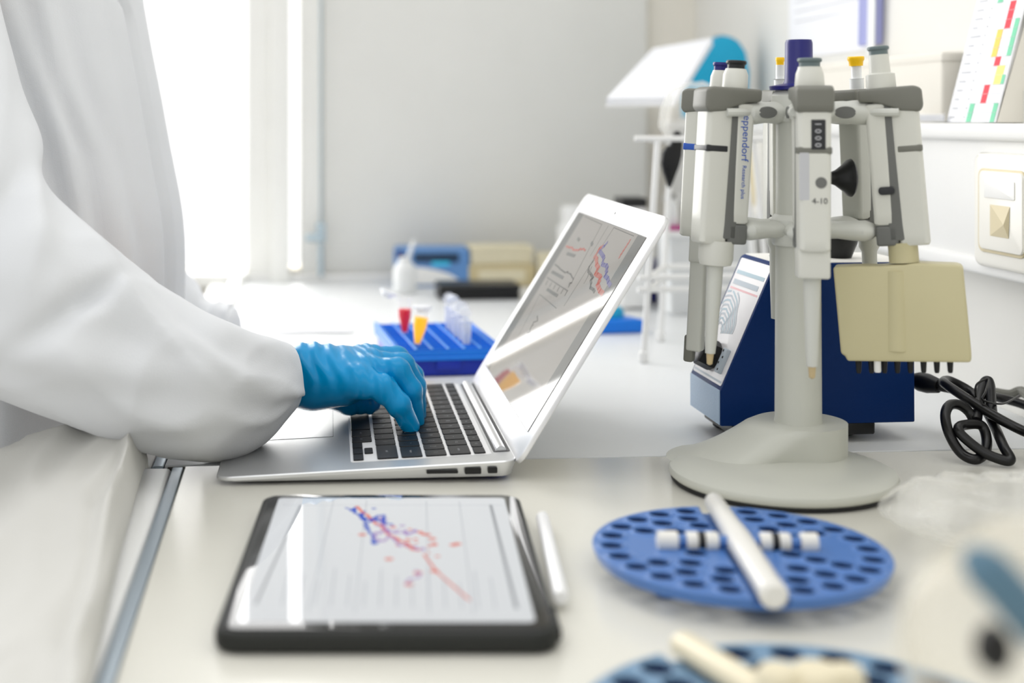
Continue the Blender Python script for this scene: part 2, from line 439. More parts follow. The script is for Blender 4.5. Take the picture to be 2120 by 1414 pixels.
for ri, row in enumerate(rows):
    hgt = PIT * .985 if ri < 5 else .0115
    y = KY0
    tot = sum(k[1] for k in row); sc = 14.5 / tot
    if ri == 0: sc = 14.5 / tot
    for ch, wd, sp in row:
        w = wd * PIT * sc; g = .0025
        if sp:                                   # half-height arrow keys (the middle column has two)
            b.prism(rrect(x + .0006, y + g / 2, x + hgt / 2 - .0008, y + w - g / 2, .0014, 3), .0002, .0012, 0, CM)
            if ri == 0 and wd == 1 and y > KY0 + PIT * .5 and y < KY0 + PIT * 1.5:
                b.prism(rrect(x + hgt / 2 + .0004, y + g / 2, x + hgt - .0024, y + w - g / 2, .0014, 3), .0002, .0012, 0, CM)
        else:
            b.prism(rrect(x + .0004, y + g / 2, x + hgt - .0021, y + w - g / 2, .0016, 3), .0002, .0013, .0003, CM, seg=1)
            if ch:
                sz = .0052 if len(ch) == 1 else (.0030 if ri < 5 else .0028)
                mm = CM @ T(x + hgt / 2 - .001, y + w / 2, .00142) @ R(-PI / 2, 'Z')
                lg.text(ch, sz, mm)
        y += w
    x += hgt
kb = b.build('keyboard', M_key, lt)
lg.build('legends', M_leg, kb, smooth=False)
xk1 = x
# trackpad, hinge trough and ports
b = MB().prism(rrect(.012, W_ / 2 - .0525, .012 + .076, W_ / 2 + .0525, .003), -.0006, .00012, 0, CM); tp = b.build('trackpad', M_alu, lt)
b = MB()
for yy in (W_ / 2 - .0526, W_ / 2 + .0526): b.box((.05, yy, .0001), (.076, .0004, .0003), 0, CM)
for xx in (.0119, .0882): b.box((xx, W_ / 2, .0001), (.0004, .1052, .0003), 0, CM)
b.build('trackpad_edge', M_greytxt, tp)
b = MB().prism(rrect(D_ - .0145, .028, D_ - .0015, W_ - .028, .002), -.0006, .0003, 0, CM); hg = b.build('hinge_trough', M_dark, lt)
b = MB().tube([(D_ - .0085, .030, ZT1 - .0006), (D_ - .0085, W_ - .030, ZT1 - .0006)], .0042, 20); b.build('hinge', M_alu, lt)
def port(name, x0, x1, h, m):
    xm = (x0 + x1) / 2; zz = ztop(xm) * .5 + .0012
    b = MB().prism(rrect(x0, zz - h / 2, x1, zz + h / 2, min(h, .002) * .45), -.0006, .0009, 0, frame((0, 0, 0), (1, 0, 0), (0, 0, 1))); return b.build(name, m, lt)
port('card_slot', .158, .182, .0024, M_black)
port('usb_port', .187, .1995, .0048, M_black)
pt = port('display_port', .2045, .2118, .0046, M_black)
# lid
TL = math.radians(31.8); LH = .220
hz = ZT1 - .003
LM = frame((D_ - .001, W_, hz), (0, -1, 0), (math.sin(TL), 0, math.cos(TL)))   # u: far to near, v: up the lid, normal toward the user
b = MB().prism(rrect(0, 0, W_, LH, .011, 8), -.0042, 0, .0012, LM); ld = b.build('lid', M_bezel, lt, ang=25)
U0, U1, V0, V1 = .0205, W_ - .0205, .0235, LH - .0215
b = MB().prism(rrect(U0 - .0008, V0 - .0008, U1 + .0008, V1 + .0008, .001, 2), -.0005, .0003, 0, LM); b.build('screen_gasket', M_black, ld)
sc = MB().prism([(U0, V0), (U1, V0), (U1, V1), (U0, V1)], -.0004, .0006, 0, LM).build('screen', M_scr, ld, smooth=False)
b = MB().lathe([(.0013, 0), (.0012, .0002)], 12, LM @ T(W_ / 2, LH - .0105, 0)); b.build('camera', M_dark, ld)
# homography: photo pixels of the shown picture -> display coordinates
def homog(src, dst):
    A = []; B = []
    for (x, y), (u, v) in zip(src, dst):
        A += [[x, y, 1, 0, 0, 0, -u * x, -u * y], [0, 0, 0, x, y, 1, -v * x, -v * y]]; B += [u, v]
    h = np.linalg.solve(np.array(A, float), np.array(B, float)); h = np.append(h, 1).reshape(3, 3)
    def f(p):
        q = h @ np.array([p[0], p[1], 1.0]); return q[0] / q[2], q[1] / q[2]
    return f
hl = homog([(1212, 435), (1356, 480), (1108, 892), (1021, 770)], [(U0, V1), (U1, V1), (U1, V0), (U0, V0)])
class Ink:                                       # flat strokes lying on a display
    def __init__(s, f, mx, z): s.f, s.mx, s.z, s.d = f, mx, z, {}
    def poly(s, pts, m): s.d.setdefault(m.name, MB()).flat([(p[0], p[1], s.z) for p in pts], s.mx, m)
    def line(s, pts, w, m, conv=True):
        q = [Vector(s.f(p)) if conv else Vector(p) for p in pts]
        for a, c in zip(q, q[1:]):
            dv = (c - a)
            if dv.length < 1e-6: continue
            e = dv.normalized() * w * .3; nn = Vector((-dv.y, dv.x)).normalized() * w / 2
            s.poly([a - e - nn, c + e - nn, c + e + nn, a - e + nn], m)
    def dot(s, p, r, m, conv=True):
        c = s.f(p) if conv else p
        s.poly([(c[0] + r * math.cos(k * PI / 4), c[1] + r * math.sin(k * PI / 4)) for k in range(8)], m)
    def build(s, names, parent):
        for k, mb in s.d.items(): mb.build(names.get(k, 'chart'), None, parent, smooth=False)
ik = Ink(hl, LM, .00072)
DW, DH = U1 - U0, V1 - V0
ik.z = .00066
ik.poly([(U0, V0), (U0 + DW * .10, V0), (U0 + DW * .10, V1), (U0, V1)], M_scr_side)
ik.build({M_scr_side.name: 'display_margin'}, ld); ik.d = {}
ik.poly([(U1 - DW * .09, V0), (U1, V0), (U1, V1), (U1 - DW * .09, V1)], M_scr_side)
ik.build({M_scr_side.name: 'display_margin'}, ld); ik.d = {}
ik.z = .00072
def L(pts, w, m): ik.line(pts, w, m)
rng = random.Random(3)
def wig(pts, amp, n, w, m):
    q = []
    for a, c in zip(pts, pts[1:]):
        for k in range(n):
            t = k / n; q.append((a[0] + (c[0] - a[0]) * t + rng.uniform(-amp, amp), a[1] + (c[1] - a[1]) * t + rng.uniform(-amp, amp)))
    q.append(pts[-1]); ik.line(q, w, m)
L([(1225, 443), (1262, 458)], .0008, M_scr_k); L([(1262, 458), (1196, 590)], .0008, M_scr_k)
L([(1288, 463), (1330, 478)], .0008, M_scr_k); L([(1288, 463), (1180, 640)], .0008, M_scr_k); L([(1276, 460), (1236, 530)], .0006, M_scr_k)
wig([(1186, 512), (1208, 520), (1216, 515), (1226, 518)], 2, 4, .0022, M_scr_r)
wig([(1162, 556), (1180, 566), (1192, 572), (1200, 580), (1188, 597), (1197, 588)], 2.5, 4, .0015, M_scr_k)
L([(1145, 583), (1188, 608)], .0012, M_scr_k)
for k in range(6): L([(1146 + k * 8, 590 + k * 4), (1142 + k * 8, 598 + k * 4)], .0016, M_scr_k)
for a, c in (((1187, 528), (1203, 532)), ((1155, 570), (1178, 581)), ((1145, 608), (1166, 620)), ((1210, 493), (1213, 497)), ((1239, 500), (1241, 505))):
    L([a, c], .0032, M_scr_side)
L([(1130, 620), (1164, 646)], .0008, M_scr_k); L([(1130, 620), (1076, 730)], .0006, M_scr_k)
wig([(1126, 668), (1118, 680), (1112, 690), (1105, 700)], 3, 3, .0016, M_scr_k)
wig([(1262, 505), (1247, 530), (1254, 552), (1246, 565), (1258, 575), (1250, 590), (1262, 608)], 2.5, 3, .0045, M_scr_r)
wig([(1272, 500), (1256, 515), (1266, 530), (1262, 545), (1272, 552), (1268, 570), (1278, 590)], 2.5, 3, .0040, M_scr_b)
wig([(1244, 535), (1230, 560), (1240, 575), (1234, 595), (1244, 606)], 2.5, 3, .0028, M_scr_k)
for k in range(5): L([(1322 - k * 5, 488 + k * 8), (1318 - k * 5, 496 + k * 8)], .0030, M_scr_r)
wig([(1240, 552), (1222, 590)], 2, 3, .0008, M_scr_k)
ik.build({M_scr_side.name: 'grey_captions', M_scr_k.name: 'black_lines', M_scr_r.name: 'red_curve', M_scr_b.name: 'blue_curve'}, ld)

# ------------------------------------------------------------------ tablet in a case, with stylus
tz = .0125
c_nl, c_nr = G(438, 1306, tz), G(1161, 1306, tz)
c_fl, c_fr = G(560, 1022, tz), G(1086, 1019, tz)
tx = (c_nr - c_nl).normalized(); tw = (c_nr - c_nl).length
tdep = ((c_fl + c_fr) / 2 - (c_nl + c_nr) / 2).length
tt = thing('tablet', 'tablet in a dark case showing a red and blue scatter chart', 'tablet', (c_nl.x, c_nl.y, BZ), math.atan2(tx.y, tx.x))
b = MB().prism(rrect(0, 0, tw, tdep, .013, 8), .0, .0115, .003); b.prism(rrect(tw - .004, .015, tw + .0022, .05, .002), .001, .008, .001)
b.build('case', M_case, tt)
b = MB().prism(rrect(.0035, .0035, tw - .0035, tdep - .0035, .011, 8), .0105, .0122, .0005); bz = b.build('bezel', M_tab_bez, tt)
hx = homog([(578, 1036), (1074, 1030), (1121, 1272), (528, 1283)], [(.0115, tdep - .0115), (tw - .0115, tdep - .0115), (tw - .0115, .0125), (.0115, .0125)])
b = MB().prism(rrect(.0115, .0125, tw - .0115, tdep - .0115, .004, 4), .0117, .01232); ts = b.build('screen', M_tab, tt, smooth=False)
b = MB().lathe([(.0035, .0122), (.0032, .01235)], 16, T(tw * .5, .0075, 0)); b.build('camera', M_black, tt)
ik = Ink(hx, I4(), .01242)
L([(628, 1052), (560, 1250)], .0016, M_tab_k); L([(1044, 1046), (1085, 1248)], .0022, M_tab_k)
for x0, x1 in ((700, 668), (773, 762), (904, 912), (976, 1000)): L([(x0, 1040), (x1, 1262)], .0008, M_tab_g)
L([(590, 1052), (1066, 1046)], .0008, M_tab_g)
for k in range(14): L([(620 + k * 32, 1180 + (k % 3) * 12), (614 + k * 33, 1250)], .0010, M_tab_g)
r2 = random.Random(5)
wig([(735, 1050), (752, 1072), (778, 1080), (800, 1078), (820, 1085)], 7, 7, .0020, M_tab_b)
wig([(762, 1070), (775, 1090), (800, 1130), (790, 1128)], 6, 5, .0022, M_tab_b)
wig([(750, 1052), (790, 1082), (830, 1112), (870, 1135), (890, 1142)], 3, 6, .0026, M_tab_r)
wig([(800, 1082), (826, 1105), (850, 1108), (880, 1106)], 8, 6, .0026, M_tab_p)
wig([(810, 1100), (795, 1118), (830, 1120), (860, 1128), (900, 1142)], 8, 5, .0022, M_tab_p)
for k in range(34):
    t = r2.random(); ik.dot((760 + 150 * t + r2.uniform(-26, 26), 1068 + 70 * t + r2.uniform(-16, 16)), r2.uniform(.0012, .0024), (M_tab_b if t < .3 else (M_tab_p if t < .6 else M_tab_r)))
for p in ((768, 1112), (827, 1160), (906, 1110), (917, 1118), (920, 1130), (962, 1130), (970, 1128), (922, 1182), (888, 1186), (870, 1208)): ik.dot(p, .0028, M_tab_r)
L([(900, 1150), (925, 1182), (960, 1210), (992, 1235)], .0018, M_tab_r); wig([(862, 1205), (890, 1190), (884, 1182)], 3, 3, .002, M_tab_p)
ik.build({M_tab_k.name: 'axis_lines', M_tab_g.name: 'grid_lines', M_tab_b.name: 'blue_points', M_tab_r.name: 'red_points', M_tab_p.name: 'lilac_points'}, ts)
# stylus held to the tablet's right edge
s0, s1 = G(1119, 1068, .0075), G(1158, 1238, .0075)
sl = thing('stylus', 'white stylus lying along the right edge of the tablet', 'stylus', ((s0 + s1) / 2).to_tuple()[:2] + (BZ,))
ax = (s1 - s0)
off = RIGHT * .001
b = MB().tube([s0 + ax * t + off for t in (0, .01, .03, .5, .985, 1)], [.0015, .003, .0044, .0044, .0044, .0038], 20); b.build('barrel', M_pen, sl, world=True)
b = MB().tube([s0 - ax * .04 + off, s0 - ax * .02 + off, s0 + off], [.0008, .0018, .0028], 16); b.build('tip', M_pen, sl, world=True)
# ------------------------------------------------------------------ pipette stand
def PC(xc, d, z=0): return CAM * 1.0 + RIGHT * xc + FWD * d + Vector((0, 0, z - H))     # camera-axis ground coordinates
PIL = PC(.3045, 1.052)
def ang_w(a):                   # angle in the camera's ground axes -> world angle
    return math.radians(a) - YAW
st = thing('pipette_stand', 'light grey carousel stand with round base and navy top knob, holding pipettes', 'pipette stand', (PIL.x, PIL.y, BZ), -YAW)
b = MB().lathe([(.0815, .0), (.0825, .0012), (.0825, .003)], 72, T(-.021, -.030, 0)); b.build('foot_ring', M_rubber, st)
b = MB().lathe([(.0815, .003), (.0838, .005), (.0842, .0075), (.083, .0100), (.077, .0125), (.06, .0150), (.001, .0165)], 72, T(-.021, -.030, 0))
rings = []
for k in range(13):
    t = k / 12; e = t ** .8
    rx, ry = .066 * (1 - e) + .037 * e, .056 * (1 - e) + .037 * e
    if t > .96: rx, ry = .0345, .0345
    cx = -.036 * (1 - e)
    z = .0105 + .0285 * (t ** 1.25)
    ring_ = []
    for i in range(48):
        a = 2 * PI * i / 48; c, s_ = math.cos(a), math.sin(a)
        x = (cx + rx * c) if c < 0 else (.037 * c + cx * .0)
        y = ry * s_ * (1 if t > .5 else 1)
        ry2 = .0375 if c >= 0 else .0375 + (ry - .0375) * min(1, -c * 1.4)
        ring_.append((x, ry2 * s_, z))
    rings.append(ring_)
b.loft(rings)
b.build('base', M_stand, st, ang=40)
b = MB().lathe([(.019, .036), (.0178, .042), (.0172, .16), (.0168, .270), (.016, .288)], 40); b.build('pillar', M_stand, st)
b = MB().lathe([(.019, .176), (.0205, .179), (.0208, .196), (.018, .200)], 32); b.build('lower_hub', M_pg, st); b = MB().lathe([(.018, .272), (.0205, .275), (.0205, .292), (.017, .296)], 32); b.build('upper_hub', M_pg, st)
b = MB().lathe([(.022, .2965), (.0225, .2995), (.012, .3015), (.0108, .304), (.0104, .333), (.0096, .3355), (.001, .336)], 36, T(.0005, 0, 0)); b.build('knob', M_navy, st)
def arm(a, Rr, z, w, h, m, name, fork):
    c, s_ = math.cos(math.radians(a)), math.sin(math.radians(a))
    mx = frame((0, 0, z), (c, s_, 0), (-s_, c, 0))
    rings = []
    for t in (0, .12, .35, .6, .8, .93, 1):
        x = .014 + (Rr - .014) * t
        k = {0: .8, .12: .95, .35: .85, .6: 1, .8: 1.05, .93: .8, 1: .45}[t]
        rings.append([(x, w / 2 * k * math.cos(2 * PI * i / 24), h / 2 * (k if t < 1 else .4) * math.sin(2 * PI * i / 24)) for i in range(24)])
    b = MB().loft(rings, mx=mx)
    if fork:
        for sg in (-1, 1): b.tube(curve([(Rr - .008, sg * .006, 0), (Rr + .004, sg * .0128, .0), (Rr + .016, sg * .0130, .0)], 8), .0032, 10, mx=mx)
    o = b.build(name, m, st)
    if fork and name == 'holder_arm':
        for sg in (-1, 1): MB().lathe([(.0062, .0), (.0058, .0012), (.001, .0014)], 24, mx @ T(.014 + (Rr - .014) * .5, 0, 0) @ frame((0, sg * w * .46, 0), (1, 0, 0), (0, 0, -sg)), sx=1.3, sy=.75).build('recess', M_greyd, o)  # dark disc on the surface, painting the shade of an oval hollow
    return o
SL = {'A': (192, .060), 'B': (147, .070), 'C': (262, .064), 'D': (338, .068), 'E': (32, .075), 'F': (88, .066)}
for k, (a, Rr) in SL.items():
    arm(a, Rr - .010, .279, .026, .0185, M_pg, 'holder_arm', True)
    arm(a, Rr - .010, .1885, .028, .0155, M_pg, 'lower_arm', False)
q = MB().lathe([(.004, 0), (.0045, .010), (.006, .014), (.0105, .020), (.0140, .0235), (.0150, .026), (.0135, .0275), (.001, .0278)], 32, frame((.016, .004, .228), (0, 1, 0), (0, 0, 1)) @ I4())
q.build('clamp_knob', M_black, st)

def pipette(slot, label, cap, capr=.0072, neck=((.0098, 0), (.0096, .010), (.0078, .0145)), slim=1.0, tilt=3.5, foot='nozzle', band=None, text=False, display=False, oval=False, dz=0, body=None, rod=False, mark=None, square=False):
    a, Rr = SL[slot]
    ar = math.radians(a)
    o = PC(.3045 + Rr * math.cos(ar), 1.052 + Rr * math.sin(ar), .2985 + dz)
    t = thing('pipette', label, 'pipette', o, 0, 'pipettes hanging on the carousel stand')
    t.rotation_mode = 'XYZ'
    mrot = R(ar - YAW, 'Z') @ R(-math.radians(tilt), 'Y')
    t.rotation_euler = mrot.to_euler('XYZ')
    mw = body or M_pw
    hy = .0118 * slim
    # plunger
    nx = -.007
    b = MB()
    if rod:
        b.lathe([(.0045 * slim, 0), (.0045 * slim, .020)], 20, T(nx, 0, 0)); pl = b.build('plunger', M_frost, t)
        b = MB().lathe([(.0062 * slim, .0), (.0062 * slim, .0075), (.0058, .0085)], 24, T(nx, 0, 0)); b.build('sleeve_ring', M_frost, t)
        b = MB().lathe([(capr * .82, .0185), (capr * .86, .022), (capr, .0235), (capr, .0255), (capr * .9, .0262), (.001, .0262)], 24, T(nx, 0, 0)); b.build('cap', cap, pl)
    else:
        b.lathe([(neck[0][0], -.002)] + [(r, z) for r, z in neck], 28, T(nx, 0, 0)); pl = b.build('plunger', mw, t)
        zz = neck[-1][1]
        b = MB().lathe([(capr * .92, zz), (capr * .92, zz + .003), (capr * 1.08, zz + .0042), (capr * 1.08, zz + .0056), (capr, zz + .0064), (.001, zz + .0062)], 28, T(nx, 0, 0)); b.build('cap', cap, pl)
    # collar with the hook toward the stand
    prof = [(-.024, -.0005), (.017, -.0005), (.0215, -.003), (.0218, -.0165), (.0190, -.0205), (.006, -.0190), (-.004, -.0145), (-.012, -.0115), (-.024, -.0100)]
    b = MB().prism(prof, -hy * 1.12, hy * 1.12, .0022, frame((0, 0, 0), (1, 0, 0), (0, 0, 1)))
    b.build('collar', M_grey, t)
    # handle: rear half, groove, front half
    def half(x0, x1, z0, z1, m, name, r, taper=0):
        b = MB(); rings = []
        for z in (z1, z1 - .001, z1 - .02, (z0 + z1) / 2, z0 + .008, z0 + .0015, z0):
            e = .0012 if z in (z1, z0) else 0
            kk = (z1 - z) / (z1 - z0) * taper
            rings.append([(x, y, z) for x, y in rrect(x0 + e, -hy + e + kk, x1 - e + kk * .5, hy - e - kk, r, 6)])
        return b.loft(rings).build(name, m, t, ang=40)
    half(-.0195, -.0048, -.104, -.012, mw, 'rear_grip', .003, .0008)
    b = MB().box((-.0035, 0, -.064), (.012, hy * 1.86, .104), .001); b.build('groove', M_greyd, t)
    half(-.0026, .0185, -.120, -.014, mw, 'front_body', .0042, .0008)
    b = MB().box((-.0110, 0, -.112), (.016, hy * 1.86, .0155), .002); b.build('end_block', M_greyd, t)
    if band:
        b = MB().box((.0100, 0, -.0475), (.0176, hy * 2.03, .0052), .0012); b.build('band', band, t)
    if display:
        b = MB().box((.0186, .0022, -.036), (.0012, .0100, .0215), .0005); dsp = b.build('display', M_dark, t)
        b = MB()
        for i, ch in enumerate('1000'): b.text(ch, .0062, frame((.01935, .0022, -.0285 - i * .0050), (0, 0, -1), (0, -1, 0)), M_palegrey)
        b.build('digits', None, dsp, smooth=False)
        b = MB().lathe([(.0042, 0), (.0040, .0008), (.001, .0009)], 24, frame((.0182, .0040, -.0705), (0, 1, 0), (0, 0, 1))); b.build('button', M_greyd, t)
        b = MB().text('4-10', .0060, frame((.0191, .0030, -.0838), (0, 1, 0), (0, 0, 1)), M_dark); b.build('lettering', None, t, smooth=False)
        b = MB().prism(rrect(-.0046, -.017, .0024, .017, .001), 0, .0005, 0, frame((.0183, -.0066, -.066), (0, 1, 0), (0, 0, 1))); b.build('label_strip', M_palegrey, t)
    if text:
        b = MB().text('eppendorf', .0084, frame((-.0125, hy + .0001, -.0385), (0, 0, -1), (-1, 0, 0)), M_bluetxt); b.build('maker_lettering', None, t, smooth=False)
        b = MB().text('Research plus', .0046, frame((-.0128, hy - .0001, -.0720), (0, 0, -1), (-1, 0, 0)), M_bluetxt); b.build('model_lettering', None, t, smooth=False)
    if oval:
        b = MB().prism(rrect(-.0058, -.003, .0058, .003, .0026), 0, .0014, .0005, frame((-.0088, -hy - .0000, -.078), (1, 0, 0), (0, 0, 1))); b.build('side_button', M_dark, t)
    if mark:
        b = MB().box((.0095, 0, -.0475), (.0172, hy * 2.03, .0055), .001); b.build('band', mark, t)
    if foot == 'nozzle':
        if square:
            b = MB().box((.004, 0, -.129), (.0215, hy * 1.9, .022), .002)
        else:
            b = MB().lathe([(.0132, -.118), (.0132, -.132), (.0118, -.1365), (.006, -.138)], 28, T(.001, 0, 0))
        nz = b.build('lower_block', mw, t)
        b = MB().lathe([(.0008, -.2135), (.0022, -.2125), (.0030, -.2035), (.001, -.202)], 20, T(.001, 0, 0)); b.build('tip', M_tip, t)
        b = MB().lathe([(.0062, -.136), (.0060, -.150), (.0046, -.195), (.0038, -.2045), (.001, -.205)], 24, T(.001, 0, 0)); b.build('shaft', M_pg, t)
    elif foot == 'bar':
        b = MB().box((.002, 0, -.128), (.0165, .0140, .026), .002); b.box((.003, 0, -.172), (.0125, .0115, .082), .002); b.build('shaft', M_pg, t)
        b = MB().box((.0075, 0, -.2115), (.0080, .0085, .022), .002); b.build('tip_cone', M_grey, t)
    elif foot == 'short':
        b = MB().lathe([(.0082, -.116), (.0082, -.128), (.006, -.132), (.0058, -.150), (.0045, -.19), (.001, -.191)], 24, T(.001, 0, 0)); b.build('shaft', M_pg, t)
    elif foot == 'head':
        b = MB().lathe([(.0118, -.118), (.0108, -.121), (.0108, -.133)], 28, T(-.001, 0, 0)); b.build('connector', M_cream, t)
        untilt = R(math.radians(tilt) * .75, 'Y')
        mh = T(-.005, 0, -.136) @ untilt
        poly = [(-.0470, -.0005), (-.030, .0005), (-.012, .0008), (.012, .0035), (.0415, .0030), (.0450, .001), (.0495, -.064), (.0490, -.069), (-.0385, -.072), (-.0390, -.068), (-.0425, -.067)]
        b = MB().prism(poly, -.011, .011, .0022, mh @ frame((0, 0, 0), (1, 0, 0), (0, 0, 1)))
        b.lathe([(.011, -.066), (.0105, -.001)], 24, mh @ T(-.002, -.0032, -.002) @ Matrix.Scale(.92, 4))
        hd = b.build('head', M_cream, t)
        for i in range(8):
            b = MB().lathe([(.0014, -.0825), (.0019, -.081), (.0026, -.070), (.0026, -.066)], 14, mh @ T(-.0305 + i * .0093, 0, .0005 * i)); b.build('nozzle', M_black, hd)
        b = MB().lathe([(.0022, -.080), (.0026, -.079), (.0026, -.068)], 14, mh @ T(-.0165, -.006, 0)); b.build('ejector_peg', M_white, hd)
    return t
pipette('A', 'white pipette with blue lettering down its side, black plunger cap, left front of the stand', M_black, text=True, band=M_dark)
pipette('B', 'white pipette with a small blue mark and square grey shaft, behind the lettered one', M_navy, capr=.0062, neck=((.0085, 0), (.0080, .010), (.0062, .0150)), foot='bar', mark=M_bluetxt, slim=.85, tilt=3)
pipette('C', 'white pipette with a dark display and round grey button, facing the viewer', M_teal_grey, capr=.0082, neck=((.0108, 0), (.0100, .009), (.0086, .0125), (.0084, .0140)), tilt=1.0, band=M_grey, display=True, square=True)
pipette('D', 'multichannel pipette with a wide cream head and eight black nozzles', M_teal_grey, capr=.0074, neck=((.0110, 0), (.0106, .010), (.0078, .0112), (.0072, .0250)), foot='head', band=M_grey, oval=True, tilt=4.5, body=M_pw)
pipette('E', 'grey pipette with a broad yellow plunger cap, behind the multichannel one', M_yellow, capr=.0066, rod=True, foot='short', slim=.9, tilt=3, body=M_pg)
pipette('F', 'white pipette with a tiny yellow plunger cap, behind the stand pillar', M_yellow, capr=.0036, rod=True, foot='short', slim=.75, tilt=1, body=M_pw)
# ------------------------------------------------------------------ vortex mixer and its cord
m0 = G(1492, 883, .016); m1 = G(1430, 840, .016)
wv = (m1 - m0); wl = wv.length; yv = wv.normalized()
vm = thing('vortex_mixer', 'dark blue benchtop mixer with sloped white control panel and black cup', 'mixer', (m0.x, m0.y, BZ), math.atan2(yv.y, yv.x) - PI / 2)
VL, VH, VF, ZB = .170, .152, .047, .016
xs = .047                                        # where the slope meets the top
prof = [(0, ZB), (VL, ZB), (VL - .001, VH), (xs + .002, VH), (xs - .001, VH - .002), (.0005, VF), (0, VF - .001)]
b = MB().prism(prof, 0, -wl, .0012, frame((0, 0, 0), (1, 0, 0), (0, 0, 1)), seg=2)
bod = b.build('housing', M_vblue, vm)
b = MB().box((-.0004, wl / 2, (ZB + VF) / 2), (.0012, wl - .003, VF - ZB - .002), .0004); b.build('front_plate', M_vfront, vm)
b = MB().box(((xs + VL) / 2, wl / 2, VH + .0002), (VL - xs - .006, wl - .004, .0012), .0004); b.build('top_plate', M_vtop, vm)
sl_ = Vector((xs, 0, VH - VF)); sln = sl_.length
PM = frame((0.0005, wl, VF), (0, -1, 0), sl_)     # u toward the viewer, v up the slope, normal out
pan = MB().prism(rrect(.004, .002, wl - .003, sln - .003, .002), -.001, .0007, .0003, PM).build('control_panel', M_vpan, vm)
b = MB(); uw = wl
def st_(u0, v0, u1, v1, m, z=.0009): b.flat([(uw * u0, sln * v0, z), (uw * u1, sln * v0, z), (uw * u1, sln * v1, z), (uw * u0, sln * v1, z)], PM, m)
st_(.10, .845, .92, .875, M_pblue); st_(.12, .76, .86, .80, M_pgrey); st_(.10, .72, .92, .735, M_ppink); st_(.08, .035, .95, .05, M_pgrey)
rv = random.Random(2)
for k in range(9):
    r = .08 + k * .035; pts = []
    for i in range(26):
        a = -.2 + 2.6 * i / 25
        pts.append(Vector((uw * (.28 + r * 1.2 * math.cos(a + .5) + .02 * math.sin(i)), sln * (.36 + r * 1.05 * math.sin(a + .3)), .0009)))
    for p, q in zip(pts, pts[1:]):
        if not (.06 * uw < p.x < .82 * uw and .1 * sln < p.y < .70 * sln and .06 * uw < q.x < .82 * uw): continue
        n_ = Vector((-(q - p).y, (q - p).x, 0)).normalized() * .0009
        b.flat([p - n_, q - n_, q + n_, p + n_], PM, M_pblue if k % 2 else M_pgrey)
b.build('printed_pattern', None, pan, smooth=False)
kn = MB().lathe([(.0125, .0), (.0135, .003), (.0125, .016), (.0105, .017), (.001, .0172)], 8, PM @ T(uw * .50, sln * .19, 0)).build('control_knob', M_black, vm, ang=30)
b = MB().box((uw * .80, sln * .19, .0025), (.010, .022, .004), .001, PM); sw = b.build('scale_label', M_pgrey, vm)
b = MB()
for k in range(4): b.lathe([(.0012, .0045), (.001, .0049)], 10, PM @ T(uw * .80 + .002 * (-1) ** k, sln * .19 - .008 + k * .0055, 0))
b.build('scale_dots', M_dark, sw)
b = MB().tube([PM @ Vector((uw * .08, sln * .22, 0)), PM @ Vector((uw * .08 - .003, sln * .22, .014))], .0032, 16); b.build('indicator_pin', M_chrome, vm)
cu = (VL * .70, wl * .45, VH)
b = MB().lathe([(.010, 0), (.0115, .004), (.0155, .014), (.0175, .026), (.0178, .031), (.013, .0318), (.011, .028), (.001, .0265)], 32, T(cu)); cp = b.build('cup', M_black, vm)
b = MB()
for k in range(36):
    a = rv.uniform(0, 2 * PI); r = .0165 * math.sqrt(rv.random()); b.box((cu[0] + r * math.cos(a), cu[1] + r * math.sin(a), VH + .031 + rv.uniform(0, .002)), (.003, .003, .004), .0006, seg=1)
b.build('cup_rubber', M_rubber, cp)
b = MB()
for k in range(9):
    b.box((xs + rv.uniform(.01, .04), rv.uniform(.01, wl - .01), VH + .0013), (.0008, .0008, .0008))
b.build('top_specks', M_dirt, vm)
b = MB().box((VL * .5 - .012, wl / 2 - .002, .0115), (VL - .045, wl - .006, .011), .002); b.build('under_tray', M_black, vm)
for (fx, fy) in ((.032, .030), (.032, wl - .018), (VL * .68, .034), (VL * .68, wl - .016)):
    b = MB().lathe([(.0115, 0), (.0138, .002), (.0138, .008), (.0115, .0105)], 24, T(fx, fy, 0), sx=1.25); b.build('foot', M_rubber, vm)
# cord: plug, thick looping cable, thin tie
pp = W(1893, 788, 1.20)
cd = thing('power_cord', 'thick black power cord coiled in loops beside the blue mixer', 'cord', (pp.x + .05, pp.y - .04, BZ))
RC = .0041
path = [(1894, 788, 1.190), (1925, 795, 1.18), (1960, 803, 1.17), (2010, 812, 1.19), (2070, 824, 1.215), (2130, 842, 1.20), (2200, 880, 1.16), (2230, 930, 1.06), (2180, 915, 1.06), (2120, 893, 1.085), (2060, 862, 1.10), (2000, 824, 1.12), (1960, 797, 1.14), (1953, 790, 1.155), (1968, 789, 1.165), (2010, 812, 1.16), (2040, 848, 1.13), (2060, 885, 1.105), (2078, 925, 1.075), (2092, 950, 1.065), (2078, 953, 1.065), (2035, 936, 1.072), (1995, 905, 1.08), (1984, 888, 1.085), (1996, 880, 1.095), (2030, 880, 1.10), (2042, 905, 1.095), (2040, 935, 1.085), (2020, 951, 1.072), (1990, 938, 1.078), (1966, 900, 1.085), (1957, 862, 1.095), (1965, 840, 1.105), (1985, 838, 1.11), (2005, 852, 1.11), (2018, 874, 1.105)]
pts = [W(*q) for q in path]
for p in pts: p.z = max(p.z, BZ + RC)
b = MB().tube(curve(pts, 260), RC, 12); b.build('cable', M_cord, cd, world=True)
lp = [(2022, 872, 1.10), (2028, 830, 1.125), (2036, 796, 1.14), (2045, 788, 1.14), (2050, 800, 1.135), (2052, 835, 1.12), (2056, 868, 1.105)]
b = MB().tube(curve([W(*q) for q in lp], 50), RC, 12); b.build('upright_loop', M_cord, cd, world=True)
